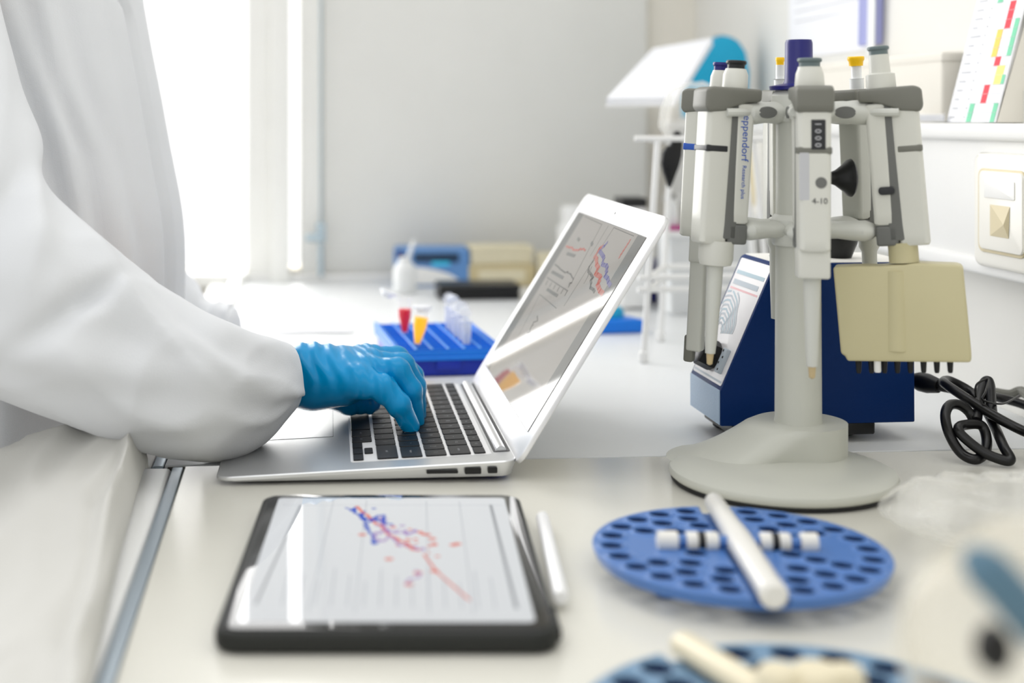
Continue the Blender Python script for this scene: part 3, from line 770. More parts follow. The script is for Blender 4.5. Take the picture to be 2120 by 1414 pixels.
b = MB().tube([W(1891, 787, 1.192), W(1905, 790, 1.186), W(1922, 794, 1.18), W(1944, 799, 1.172)], [.006, .0085, .0085, .0062], 20); b.build('plug', M_black, cd, world=True)
b = MB().tube(curve([W(2020, 822, 1.12), W(2022, 796, 1.12), W(2045, 786, 1.13), W(2040, 812, 1.11), (W(2035, 828, 1.105)), W(2075, 836, 1.12), W(2110, 819, 1.16)], 40), .0009, 8); b.build('wire_tie', M_black, cd, world=True)
# loose grey cable running to the wall
b = MB().tube(curve([W(2052, 812, 1.25), W(2090, 818, 1.24), W(2118, 812, 1.235), W(2160, 840, 1.2), W(2230, 850, 1.17)], 40), .005, 10)
tag(b.build('grey_cable', M_grey), 'grey cable behind the black cord loops, by the wall', 'cable')

# ------------------------------------------------------------------ tube rack and tubes
rz_ = .030
q0, q1 = G(821, 724, rz_), G(1039, 716, rz_)
q2 = G(788, 667, rz_)
rx_ = (q1 - q0).normalized(); RW, RD = .112, .19
rk = thing('tube_rack', 'blue tube rack with a pale gridded tray on the far worktop', 'tube rack', (q0.x, q0.y, BZ), math.radians(8.3) - YAW)
b = MB().box((RW / 2, RD / 2, .0105), (RW - .006, RD - .006, .021), .003); b.box((RW / 2, -.0 + .0015, .012), (RW * .24, .004, .010), .001); b.build('box', M_rackd, rk)
b = MB().box((RW / 2, RD / 2, .0195), (RW + .002, RD + .002, .005), .0015); b.build('rim', M_rackb, rk)
b = MB(); NX, NY = 6, 14
b.box((RW / 2, RD / 2, .0235), (RW - .002, RD - .002, .006), .001, m=M_rackb)
wx = (RW - .008) / NX; wy = (RD - .008) / NY
for i in range(NX + 1): b.box((.004 + i * wx, RD / 2, .0275), (.0022 if i % 1 == 0 else .001, RD - .006, .004), .0005, m=M_rackb, seg=1)
for j in range(NY + 1): b.box((RW / 2, .004 + j * wy, .0272), (RW - .006, .0016, .0032), .0004, m=M_rackb, seg=1)
for i in range(NX + 1):
    for j in range(NY + 1): b.box((.004 + i * wx, .004 + j * wy, .0295), (.0024, .0030, .0014), .0004, m=M_rackl, seg=1)
b.box((.0, RD / 2, .0275), (.0025, RD, .009), .001, m=M_rackb); b.box((RW, RD / 2, .0275), (.0025, RD, .009), .001, m=M_rackb)
b.build('tray', None, rk)
M_tube2 = clear_mat('cloudy_tube_plastic', (244, 246, 250), .66, .30, .2)
RMX = T(rk.location) @ R(rk.rotation_euler.z, 'Z')
def tube15(label, mw_, liquid=None, group=None, name='sample_tube', lidang=80, fill=.026):
    t = thing(name, label, 'tube', (0, 0, 0), 0, group)
    t.matrix_world = mw_
    b = MB().lathe([(.0012, 0), (.0026, .0006), (.0052, .018), (.0054, .0335), (.0068, .0345), (.0068, .0365), (.0046, .0365), (.0045, .0330), (.0043, .018), (.0018, .0022), (.0005, .0018)], 24); b.build('body', M_tube if liquid else M_tube2, t)
    if liquid:
        b = MB().lathe([(.0006, .0020), (.0021, .0024), (.0049, .018), (.0051, fill), (.001, fill)], 20); b.build('liquid', liquid, t)
    lm = T(.0068, 0, .0365) @ R(-math.radians(lidang), 'Y')
    b = MB().lathe([(.0068, 0), (.0072, .0008), (.0072, .0022), (.006, .0026), (.001, .0026)], 20, lm @ T(-.0072, 0, 0) if lidang < 20 else lm @ T(.0072, 0, 0)); b.lathe([(.0044, -.0035), (.0046, 0)], 16, lm @ T(-.0072 if lidang < 20 else .0072, 0, 0)); b.build('cap', M_tube2, t)
    return t
def stood(px, pyb, d, lean, az=0, k=1.0):
    p = W(px, pyb, d)
    return T(p) @ R(az - YAW, 'Z') @ R(lean, 'Y') @ Matrix.Scale(k, 4)
zt_ = BZ + .0302
def onrack(px, py, lean, az, k): 
    p = G(px, py, .0302); return T(p) @ R(az - YAW, 'Z') @ R(lean, 'Y') @ Matrix.Diagonal((k * 1.24, k * 1.24, k, 1))
tube15('clear tube of red liquid with an open lid, standing on the rack', onrack(838, 692, math.radians(0), PI, 1.16), M_red, None, lidang=28, fill=.0245)
tube15('clear tube of yellow liquid leaning on the rack, in front of the red one', onrack(863, 716, math.radians(9), 0, 1.16), M_yel, None, lidang=10, fill=.0265)
for k in range(5):
    p = RMX @ Vector((.004 + wx * 4.5, .004 + wy * (2.5 + k * 2), .018 + (.0, .003, -.002, .004, .001)[k]))
    tube15('small clear empty tube standing in the row at the right of the blue rack', T(p) @ R(PI / 2, 'Z'), None, 'empty tubes in the rack', lidang=(60, 95, 35, 110, 70)[k])
# ------------------------------------------------------------------ far worktop things
def at_z(px, py, z=0): p = G(px, py, z); return p
# wash bottle with bent spout
p = at_z(838, 606)
wb = thing('wash_bottle', 'translucent white wash bottle with a slanted straw spout', 'bottle', (p.x, p.y, BZ))
b = MB().lathe([(.016, 0), (.0185, .002), (.0185, .034), (.016, .043), (.0095, .049), (.0095, .056), (.001, .057)], 28); b.build('bottle_body', M_frost, wb)
b = MB().tube([Vector((.004, 0, .050)), RIGHT * .0105 + Vector((0, 0, .070)), RIGHT * .016 + Vector((0, 0, .082))], .0036, 12); b.build('spout', M_frost, wb)
# blue device
p0, p1 = at_z(815, 594), at_z(972, 594)
dvw = (p1 - p0).length
dv = thing('benchtop_device', 'pale blue benchtop device with dark window and curved white front', 'device', (p0.x, p0.y, BZ), math.atan2((p1 - p0).y, (p1 - p0).x))
fr = frame((0, 0, 0), (1, 0, 0), (0, 0, 1))
b = MB().prism(rrect(0, 0, dvw, .062, .006), 0, -.07, .003, fr); b.build('housing', M_devb, dv)
arc = [(0.004, .004)] + [(dvw * (.05 + .83 * math.sin(a)), .004 + .030 * math.cos(a)) for a in [PI / 2 * k / 14 for k in range(15)]]
b = MB().prism(arc, -.0005, .0012, .0003, fr); b.build('white_front', M_white, dv)
b = MB().prism(rrect(dvw * .27, .040, dvw * .86, .055, .002), -.0005, .0014, .0004, fr); wn = b.build('window', M_devd, dv)
b = MB().prism(rrect(dvw * .50, .035, dvw * .74, .041, .002), 0, .0018, .0004, fr); b.build('cyan_light', M_cyan, dv)
b = MB().lathe([(.007, 0), (.0066, .003), (.001, .0034)], 24, fr @ T(dvw * .09, .052, 0)); b.build('blue_knob', M_navy, dv)
# black slab
p0, p1 = at_z(910, 622), at_z(1078, 620)
bs = thing('black_case', 'flat black case lying in front of the blue device', 'case', (p0.x, p0.y, BZ), math.atan2((p1 - p0).y, (p1 - p0).x))
w = (p1 - p0).length
b = MB().prism(rrect(0, 0, w, .07, .006), .0, .0095, .002); b.build('bottom_shell', M_black, bs)
b = MB().prism(rrect(0, 0, w, .07, .006), .0100, .0225, .003); b.build('lid', M_black, bs)
# cream boxes
p0, p1 = at_z(972, 596), at_z(1112, 596)
w = (p1 - p0).length
cb = thing('card_box', 'tan card box on the far worktop, right of the blue device', 'box', (p0.x, p0.y + .012, BZ), 0)
b = MB().box((w / 2, .035, .0175), (w, .07, .035), .002); b.build('carton', M_boxt, cb)
b = MB().box((w / 2, -.0006, .018), (w * .7, .001, .018), .0003); b.build('front_label', M_boxc, cb)
c2 = thing('card_box', 'pale cream card box stacked on the tan one', 'box', (p0.x + .004, p0.y + .014, BZ + .0352), .04)
b = MB().box((w * .47, .032, .0145), (w * .94, .064, .029), .002); b.build('carton', M_boxc, c2)
b = MB().box((w * .47, .032, .0255), (w * .95, .066, .008), .001); b.build('lid', M_boxc, c2)
p0 = at_z(1118, 597)
c3 = thing('card_box', 'small greyish cream box standing beside the stacked boxes', 'box', (p0.x, p0.y + .02, BZ), -.1)
b = MB().box((.022, .03, .024), (.044, .06, .048), .002); b.build('carton', M_boxc, c3)
b = MB().box((.022, .03, .0485), (.045, .061, .006), .001); b.build('lid', M_boxc, c3)
p0 = at_z(1190, 597)
c4 = thing('white_canister', 'white screw-top canister half hidden behind the laptop screen', 'canister', (p0.x + .004, p0.y, BZ))
b = MB().lathe([(.030, 0), (.0325, .002), (.0325, .098), (.029, .104), (.001, .104)], 32); b.build('canister_body', M_white, c4)
b = MB().lathe([(.0265, .104), (.0265, .130), (.024, .133), (.001, .133)], 32); b.build('cap', M_white, c4)
# sheets of paper
def sheet(label, quad, z, n=10, m=M_paper):
    q = [G(x, y, z) for x, y in quad]; c = sum(q, Vector()) / 4
    b = MB(); vs = []; fs = []
    for k in (0, 1):
        for i in range(n + 1):
            for j in range(n + 1):
                u, v = i / n, j / n
                p = (q[0] * (1 - u) + q[1] * u) * (1 - v) + (q[3] * (1 - u) + q[2] * u) * v
                p = p + Vector((0, 0, .0006 * math.sin(3 * u + 2 * v) + .0007 - k * .0005)); vs.append(p - c)
    N = (n + 1) ** 2
    for k in (0, 1):
        for i in range(n):
            for j in range(n):
                a = k * N + i * (n + 1) + j; fs.append((a, a + n + 1, a + n + 2, a + 1))
    o = b.mesh(vs, fs).build('paper_sheet', m); o.location = c
    return tag(o, label, 'paper', 'papers on the far worktop')
sheet('white paper sheet lying on the far worktop behind the gloved hand', [(562, 690), (731, 688), (700, 624), (560, 630)], .0006)
sheet('white paper sheet at the far window end, under the other sheet', [(500, 676), (640, 672), (630, 600), (520, 604)], .0001)
# small blue rack with teal lid behind the laptop
p0 = at_z(1262, 692); 
sr = thing('small_rack', 'small blue box with teal contents, half hidden by the laptop screen', 'rack', (p0.x - .02, p0.y, BZ), .1)
b = MB().prism([(0, 0), (.068, 0), (.060, .03), (.052, .055), (.008, .055)], 0, .0175, .003); b.build('base', M_rackb, sr)
b = MB().lathe([(.017, .0172), (.0175, .024), (.014, .030), (.001, .031)], 24, T(.030, .03, 0), sx=1.15, sy=.9); b.build('teal_cap', M_teal, sr)
p0 = at_z(1306, 628)
nb = thing('navy_box', 'navy box standing behind the white wire rack', 'box', (p0.x, p0.y, BZ), 0)
b = MB().box((.026, .03, .031), (.052, .06, .062), .004); b.build('carton', M_navy, nb)
b = MB().box((.026, .03, .052), (.053, .061, .006), .001); b.build('rim', M_navy, nb)

# ------------------------------------------------------------------ white wire rack and what it holds
wr = thing('wire_rack', 'tall white wire rack with splayed legs, behind the pipette stand', 'rack', (G(1330, 752).x + .05, G(1330, 752).y + .03, BZ))
dF, dR = F * H / (752 - PY0), F * H / (706 - PY0)
def wt(*pts, r=.0033, n='wire'):
    b = MB().tube(list(pts), r, 12); return b.build(n, M_white, wr, world=True)
def ft(px, py, z=.0033): p = G(px, py, 0); p.z = BZ + z; return p
ft1, ft2, ft3 = ft(1332, 750), ft(1367, 706), ft(1578, 742)
ft4 = ft(1600, 700)
tp1, tp2 = W(1362, 288, dF + .01), W(1391, 288, dR)
tp3, tp4 = W(1538, 288, dF + .01), W(1560, 288, dR)
for a, c in ((ft1, tp1), (ft2, tp2), (ft3, tp3), (ft4, tp4)):
    b = MB().tube([a, c], .0036, 12); lg_ = b.build('leg', M_white, wr, world=True)
    b = MB().lathe([(.0045, 0), (.0056, .001), (.0056, .011), (.0038, .013)], 16, T(a.x, a.y, BZ)); b.build('foot_cap', M_white, lg_, world=True)
wt(W(1314, 287, dF + .01), W(1585, 287, dF + .01), n='top_bar'); wt(W(1345, 289, dR), W(1590, 289, dR), n='top_bar')
wt(tp1, tp2, n='top_bar'); wt(tp3, tp4, n='top_bar')
for f_, nm in ((.37, 'shelf_bar'), (.315, 'shelf_bar')):
    a = ft1.lerp(tp1, f_); c = ft3.lerp(tp3, f_); e = ft2.lerp(tp2, f_ - .01); g = ft4.lerp(tp4, f_ - .01)
    wt(a + (a - c).normalized() * .012, c, n=nm); wt(e, g, n=nm); wt(a, e, n=nm); wt(c, g, n=nm)
# frosted tub inside
p0 = G(1384, 655); 
tub = thing('storage_tub', 'frosted white storage tub behind the wire rack', 'tub', (p0.x, p0.y + .005, BZ), -.04)
b = MB().loft([[(x, y, z) for x, y in rrect(e, e, .128 - e, .085 - e, .008)] for z, e in ((0, .006), (.002, .004), (.108, .0), (.108, -.003), (.112, -.003), (.112, .002))]); b.build('tub_body', M_frost, tub)
b = MB().loft([[(x, y, z) for x, y in rrect(-.003, -.003, .131, .088, .010)] for z in (.112, .1175)]); b.build('lid', M_white, tub)
zt = BZ + .1176
pk = thing('pink_box', 'small open box with a magenta base on the frosted tub', 'box', (p0.x + .001, p0.y + .012, zt), 0)
b = MB().box((.014, .02, .003), (.032, .04, .006), .001); b.build('base', M_magenta, pk)
bt = thing('small_vial', 'tiny clear vial standing in the magenta box', 'vial', (p0.x + .013, p0.y + .030, zt + .0062))
b = MB().lathe([(.008, 0), (.009, .002), (.009, .026), (.005, .033), (.005, .038), (.001, .038)], 20); b.build('vial_body', M_frost, bt)
b = MB().lathe([(.0055, .038), (.0055, .044), (.001, .044)], 16); b.build('cap', M_greyd, bt)
b2_ = thing('lidded_box', 'white box with a black lid beside the frosted tub', 'box', (p0.x - .030, p0.y + .07, BZ), 0)
b = MB().box((.0, .025, .075), (.036, .05, .146), .003); b.build('carton', M_white, b2_); b = MB().box((.0, .025, .153), (.037, .052, .014), .002); b.build('lid', M_black, b2_)
# black handled tool hanging in the rack
pc = W(1392, 322, dF + .035)
tl = thing('hanging_tool', 'black handled tool hanging point down in the wire rack', 'tool', pc)
sh = [(1403, 270), (1412, 280), (1413, 300), (1411, 322), (1405, 345), (1396, 368), (1388, 388), (1384, 390), (1379, 376), (1372, 355), (1368, 336), (1371, 315), (1380, 303), (1388, 300), (1392, 288), (1394, 274)]
b = MB(); bm_pts = [W(x, y, dF + .035) - pc for x, y in sh]
fm = frame((0, 0, 0), RIGHT, (0, 0, 1))
inv = fm.inverted()
b.prism([((inv @ p).x, (inv @ p).y) for p in bm_pts], -.005, .005, .0018, fm); b.build('handle', M_black, tl)
b = MB().tube([W(1403, 276, dF + .035) - pc, Vector(W(1403, 288, dR - .03) - pc)], .0022, 10); b.build('hook', M_black, tl)
# teal holder, papers and clear bin
p0 = onX(1462, 250, .655)
th = thing('teal_file_holder', 'teal round-topped file holder standing on the wall ledge', 'file holder', (.0, .0, 0))
dT = 2.02
th.location = W(1490, 247, dT); th.location.z = BZ + .2703
def tw_(px, py, dd=0): return W(px, py, dT + dd)
out = [(1418, 243), (1548, 243), (1552, 150), (1545, 108), (1530, 85), (1508, 74), (1490, 74), (1470, 84), (1440, 120), (1420, 160)]
fm = frame(th.location, RIGHT, (0, 0, 1)); inv = fm.inverted()
poly = [((inv @ tw_(x, y)).x, (inv @ tw_(x, y)).y) for x, y in out]
b = MB().prism(poly, -.032, .0, .003, fm); b.build('holder_body', M_teal, th, world=True)
poly2 = [((inv @ tw_(x, y)).x, (inv @ tw_(x, y)).y) for x, y in [(1470, 92), (1486, 74), (1506, 69), (1532, 76), (1552, 98), (1562, 140), (1560, 200), (1558, 243), (1540, 243), (1540, 92)]]
b = MB().prism(poly2, -.046, -.0325, .003, fm); b.build('back_shell', M_devd, th, world=True)
cbn = thing('plastic_bag', 'crumpled clear plastic bag of film on top of the wire rack', 'bag', tuple((tp1 + tp4) / 2))
cbn.location.z = tp1.z + .0034
rings = []
cB = Vector(cbn.location); cB.z = 0
for k, (zz, w_, d_) in enumerate(((0, .050, .036), (.010, .060, .043), (.030, .060, .042), (.050, .050, .036), (.058, .034, .026), (.063, .012, .012))):
    r_ = []
    for i in range(40):
        a = 2 * PI * i / 40; nn = noise.noise(Vector((math.cos(a) * 2, math.sin(a) * 2, zz * 30))) * .006 * (zz > 0)
        q = RIGHT * ((w_ + nn) * .62 * math.cos(a) - .020 + zz * .1) + FWD * ((d_ + nn) * math.sin(a))
        r_.append(q + Vector((0, 0, zz + (.002 * noise.noise(Vector((a, zz, 3))) if zz > 0 else 0))))
    rings.append(r_)
b = MB().loft(rings); b.build('bag_film', M_bag, cbn)
pad = thing('paper_pad', 'slanted pad of white sheets leaning on the teal holder', 'paper pad', W(1360, 150, 1.80))
cs = [W(1256, 203, 1.66), W(1398, 201, 1.66), W(1475, 78, 1.955), W(1352, 100, 1.955)]
up_ = (cs[1] - cs[0]).cross(cs[3] - cs[0]).normalized()
if up_.z < 0: up_ = -up_
rings = [[p - up_ * h for p in cs] for h in (0, .009)]
b = MB().loft(rings); b.build('sheets', M_paper, pad, world=True, smooth=False)
rings = [[p - up_ * h + (p - sum(cs, Vector()) / 4) * .02 for p in cs] for h in (.0092, .0112)]
b = MB().loft(rings); b.build('backing_board', M_white, pad, world=True, smooth=False)

# ------------------------------------------------------------------ on the right wall and its ledge
ZL = BZ + .2702
fx = frame((XU - .0012, 0, 0), (0, -1, 0), (0, 0, 1))       # on the upper wall: u toward the viewer, v up, normal -x
a_ = onX(1636, 122, XU); c_ = onX(1808, 122, XU)
wp_ = thing('wall_notice', 'white printed notice pinned flat on the right wall', 'notice', (XU - .001, (a_.y + c_.y) / 2, a_.z))
fm = frame((XU - .0004, a_.y, a_.z), (0, -1, 0), (0, 0, 1)); w = a_.y - c_.y
b = MB().prism(rrect(0, 0, w, .297, .001, 2), 0, .0012, 0, fm); sh_ = b.build('sheet', M_paper, wp_, world=True)
b = MB(); rr = random.Random(8)
for k in range(14):
    y = .05 + k * .014; b.flat([(w * .08, y, .0014), (w * (.4 + .5 * rr.random()), y, .0014), (w * .9, y + .0016, .0014), (w * .08, y + .0016, .0014)], fm, M_palegrey)
b.build('text_lines', None, sh_, world=True, smooth=False)
a_ = onX(1796, 96, XU); c_ = onX(1830, 96, XU)
lf = thing('lilac_folder', 'lilac plastic folder hanging on the wall beside the notice', 'folder', (XU - .01, a_.y, a_.z))
fm = frame((XU - .001, a_.y, a_.z), (0, -1, 0), (0, 0, 1)); w = a_.y - c_.y
b = MB().prism([(0, 0), (w, 0), (w + .012, .25), (.01, .25)], 0, .012, .002, fm); b.build('folder_body', M_lilac, lf, world=True)
b = MB().prism([(w * .66, -.012), (w + .004, -.012), (w + .016, .25), (w * .66 + .012, .25)], .012, .0135, .0004, fm); b.build('clear_cover', M_frost, lf, world=True)
# cream box on the ledge
p1 = onX(1948, 248, .645); p2 = onX(1852, 248, .645)
cbx = thing('ledge_box', 'plain off-white card box on the wall ledge behind the colour chart', 'box', (.672, p1.y, ZL))
yl = .34
b = MB().box((.672, p1.y + yl / 2, ZL + .036), (.052, yl, .072), .004); b.build('carton', M_warm, cbx, world=True)
b = MB().box((.672, p1.y + yl / 2, ZL + .066), (.0535, yl + .002, .010), .002); b.build('lid', M_warm, cbx, world=True)
pq = onX(1888, 247, .6315); pr = onX(1950, 247, .6315)
lbl = thing('label_holder', 'clear label holder strip lying along the ledge front', 'label holder', (.634, pr.y, ZL))
b = MB().box((.634, (pq.y + pr.y) / 2, ZL + .0048), (.003, pq.y - pr.y, .0092), .0008); b.build('strip', M_tube, lbl, world=True)
b = MB().box((.6355, (pq.y + pr.y) / 2, ZL + .0046), (.0008, (pq.y - pr.y) * .9, .006), .0002); b.build('paper_insert', M_palegrey, lbl, world=True)
# colour chart leaning on the wall
e0, e1 = onX(1956, 248, .638), onX(2056, 248, .638)
top = Vector((XU - .006, e0.y, 0)); cw = e0.y - e1.y; ch_ = .205
lean = math.asin((XU - .0075 - .640) / ch_)
cc = thing('colour_chart', 'tall chart of green, red and yellow cells leaning on the wall', 'chart', (.638, e1.y, ZL))
CMx = frame((.6395, e0.y, ZL + .0008), (0, -1, 0), (math.sin(lean), 0, math.cos(lean)))
b = MB().prism([(0, 0), (cw, 0), (cw, ch_), (0, ch_)], -.0016, 0, .0003, CMx); bd = b.build('board', M_paper, cc, world=True)
b = MB(); pr_ = .00905
cells = [(.42, .52, 0, 2, M_green), (.90, .985, 0, 2, M_green), (.62, .73, 2, 4, M_redc), (.78, .93, 4, 6, M_yelc), (.92, .985, 4, 5, M_green), (.70, .81, 6, 7, M_redc), (.60, .71, 7, 10, M_orange), (.90, .985, 7, 11, M_green), (.72, .83, 10, 13, M_redc), (.45, .56, 13, 15, M_green), (.93, .99, 13.5, 15.5, M_green), (.86, .985, 15, 18, M_yelc), (.50, .60, 16, 19, M_green), (.70, .8, 18, 20, M_redc)]
for i, (u0, u1, r0, r1, m) in enumerate(cells):
    b.flat([(cw * u0, r0 * pr_, .0003 + i * 2e-6), (cw * u1, r0 * pr_, .0003 + i * 2e-6), (cw * u1, r1 * pr_, .0003 + i * 2e-6), (cw * u0, r1 * pr_, .0003 + i * 2e-6)], CMx, m)
b.build('coloured_cells', None, bd, world=True, smooth=False)
b = MB()
for k in range(1, 22):
    y = k * pr_; b.flat([(cw * .02, y, .00045), (cw * .98, y, .00045), (cw * .98, y + .00035, .00045), (cw * .02, y + .00035, .00045)], CMx, M_palegrey)
    l_ = rr.uniform(.10, .22); b.flat([(cw * .06, y - .0052, .0004), (cw * (.06 + l_), y - .0052, .0004), (cw * (.06 + l_), y - .0036, .0004), (cw * .06, y - .0036, .0004)], CMx, M_palegrey)
    b.flat([(cw * .36, y - .0052, .0004), (cw * .375, y - .0052, .0004), (cw * .375, y - .0034, .0004), (cw * .36, y - .0034, .0004)], CMx, M_greytxt)
b.build('row_lines', None, bd, world=True, smooth=False)
b = MB().mesh([(.642, e1.y + .0005, ZL + .0005), (.694, e1.y + .0005, ZL + .0005), (.694, e1.y + .0005, ZL + .175), (.642, e1.y + .002, ZL + .0005), (.694, e1.y + .002, ZL + .0005), (.694, e1.y + .002, ZL + .175)], [(0, 1, 2), (3, 5, 4), (0, 3, 4, 1), (1, 4, 5, 2), (2, 5, 3, 0)])
b.build('side_support', M_warm, cc, world=True, smooth=False)

# ------------------------------------------------------------------ foreground: floating tube plates
def plate(center, rot, mplate, mrod, label, zoff=0):
    t = thing('tube_plate', label, 'tube plate', (center.x, center.y, BZ), rot)
    RA = .0885
    holes = []
    for r, n, o in ((.0765, 24, 0), (.0610, 18, .5), (.0455, 13, 0), (.0305, 8, .5)):
        for k in range(n):
            a = 2 * PI * (k + o) / n; x, y = r * math.cos(a), r * math.sin(a)
            if abs(x) < .0155 or (abs(y) < .011 and abs(x) < .062): continue
            holes.append((x, y))
    holes = np.array(holes, np.float32)
    def f(P):
        x, y, z = P[..., 0], P[..., 1], P[..., 2]
        rad = np.sqrt(x * x + y * y) - RA + .35 * (.0150 - z)
        slab = np.maximum(np.abs(z - .0120) - .0022, rad + .0015)
        d = np.sqrt(np.maximum(slab, 0) ** 2) - .0012 + np.minimum(slab, 0)
        hd = np.full(x.shape, 1, np.float32)
        for hx, hy in holes: hd = np.minimum(hd, np.sqrt((x - hx) ** 2 + (y - hy) ** 2))
        collar = np.maximum(hd - .0086, np.abs(z - .0150) - .0014)
        d = smin(d, collar, .0012)
        d = np.maximum(d, -np.maximum(hd - .0068, .0085 - z))
        groove = np.maximum(np.abs(x) - .0095, .0110 - z)
        d = np.maximum(d, -groove)
        leg = np.maximum(np.sqrt((np.abs(x) - .05) ** 2 + (np.abs(y) - .04) ** 2) - .006, np.abs(z - .0055) - .0055)
        return np.minimum(d, leg)
    key = 'plate_mesh'
    v, q = PLM.get(key) or sdf_mesh(f, (-.1, -.1, -.002), (.1, .1, .022), .0009)
    PLM[key] = (v, q)
    me = bpy.data.meshes.new('plate'); me.from_pydata(v.tolist(), [], q.tolist()); me.update()
    for p in me.polygons: p.use_smooth = True
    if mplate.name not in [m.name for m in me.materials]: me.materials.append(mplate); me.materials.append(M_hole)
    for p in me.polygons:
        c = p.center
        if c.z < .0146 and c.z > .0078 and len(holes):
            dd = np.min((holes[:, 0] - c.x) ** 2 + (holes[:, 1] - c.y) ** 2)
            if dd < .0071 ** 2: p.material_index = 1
    o = bpy.data.objects.new('plate', me); COL.objects.link(o); o.parent = t
    b = MB().tube([(0, -.094, ZR_), (0, -.091, ZR_), (0, -.03, ZR_), (0, 0, ZR_), (0, .03, ZR_), (0, .085, ZR_), (0, .088, ZR_)], [.0055, .0078, .0078, .0082, .0070, .0062, .0045], 24); b.build('handle_rod', mrod, t)
    cr = MB().tube([(-.046, 0, ZR_), (.044, 0, ZR_)], .0036, 14).build('axle', mplate, t)
    for x0, x1 in ((-.049, -.038), (-.031, -.0245), (-.0215, -.014), (.013, .0195), (.0225, .029), (.037, .046)):
        e = .006 if abs(x0) > .045 or abs(x1) > .045 else .0058
        b = MB().tube([(x0 - .001, 0, ZR_), (x0, 0, ZR_), (x1, 0, ZR_), (x1 + .001, 0, ZR_)], [.003 if abs(x0) > .045 else .0052, e, e, .003 if abs(x1) > .045 else .0052], 18); b.build('peg', mrod, t)
    for x0 in (-.0230, .0210): MB().tube([(x0 - .0022, 0, ZR_), (x0 + .0022, 0, ZR_)], .0060, 18).build('black_band', M_black, cr)
    return t
PLM = {}; ZR_ = .0190
pc1 = PC((1531 - PX0) / F * .816, .816)
plate(pc1, -YAW - math.radians(2.5), M_plate, M_rod, 'blue round tube plate with a glossy white handle rod')
pc2 = PC(.172, .566)
pl2 = plate(pc2, math.radians(22.6) - YAW, M_plate2, M_rodc, 'grey-blue round tube plate with a cream rod, at the bottom edge'); pl2.scale = (1.16, 1.16, 1.0)
bpy.context.view_layer.update()
for px_, r_ in ((1612, .0085), (1690, .0105), (1752, .0070)):
    q = pl2.matrix_world.inverted() @ W(px_, 1412, .585)
    MB().lathe([(r_ * .7, .0140), (r_ * .7, .020), (r_, .022), (r_, .034), (r_ * .8, .037), (.001, .0375)], 24, T(q.x, q.y, 0)).build('upright_peg', M_rodc, pl2)

# ------------------------------------------------------------------ blurred bagged instrument, bottom right
d0 = .44
M_film = clear_mat('cream_film', (222, 216, 200), .80, .12, .3)
M_bandb = mat('soft_band_blue', (80, 112, 132), .5)
ib = W(2085, 1300, d0)
bi = thing('bagged_instrument', 'blurred cream instrument with blue band and black port, bottom right corner', 'instrument', (ib.x, ib.y, BZ))
def fin(P):
    d = None
    for (a, ra, c, rb) in (((2095, 2000, d0), .030, (2085, 1330, d0), .028), ((2085, 1330, d0), .028, (2130, 1190, d0 + .015), .019)):
        e = sd_cone(P, W(*a), W(*c), ra, rb); d = e if d is None else smin(d, e, .02)
    return np.maximum(d, BZ - P[..., 2])
v, q = sdf_mesh(fin, (ib.x - .10, ib.y - .08, BZ - .004), (ib.x + .10, ib.y + .08, BZ + .2), .0028)
MB().mesh(v.tolist(), q.tolist()).build('housing', M_film, bi, world=True)
b = MB().tube(curve([W(2002, 1142, d0 - .030), W(2040, 1176, d0 - .034), W(2085, 1222, d0 - .034), W(2150, 1300, d0 - .03)], 20), [.0028 + .004 * min(1, i / 6) for i in range(20)], 16); b.build('blue_band', M_bandb, bi, world=True)
b = MB().lathe([(.0056, 0), (.0052, .004), (.001, .0045)], 24, frame(W(2052, 1338, d0 - .028), RIGHT, (0, 0, 1)), sy=1.35); b.build('black_port', M_black, bi, world=True)
bg = thing('plastic_bag', 'crumpled clear plastic bag behind the cream instrument at the right edge', 'bag', tuple(G(2095, 1130, 0)))
bc = G(2095, 1130, 0)
v = []; f_ = []
n1, n2 = 40, 64
for i in range(n1 + 1):
    ph = PI * i / n1
    for j in range(n2):
        a = 2 * PI * j / n2
        p = Vector((.075 * math.sin(ph) * math.cos(a), .050 * math.sin(ph) * math.sin(a), .021 - .021 * math.cos(ph)))
        nn = noise.noise(p * 40) * .35 + abs(noise.noise(p * 70 + Vector((3, 1, 2)))) * .3
        p = p * (1 + nn * .45); p.z = max(p.z, .0005)
        v.append(p)
for i in range(n1):
    for j in range(n2): f_.append((i * n2 + j, i * n2 + (j + 1) % n2, (i + 1) * n2 + (j + 1) % n2, (i + 1) * n2 + j))
MB().mesh(v, f_).build('bag_film', M_bag, bg)
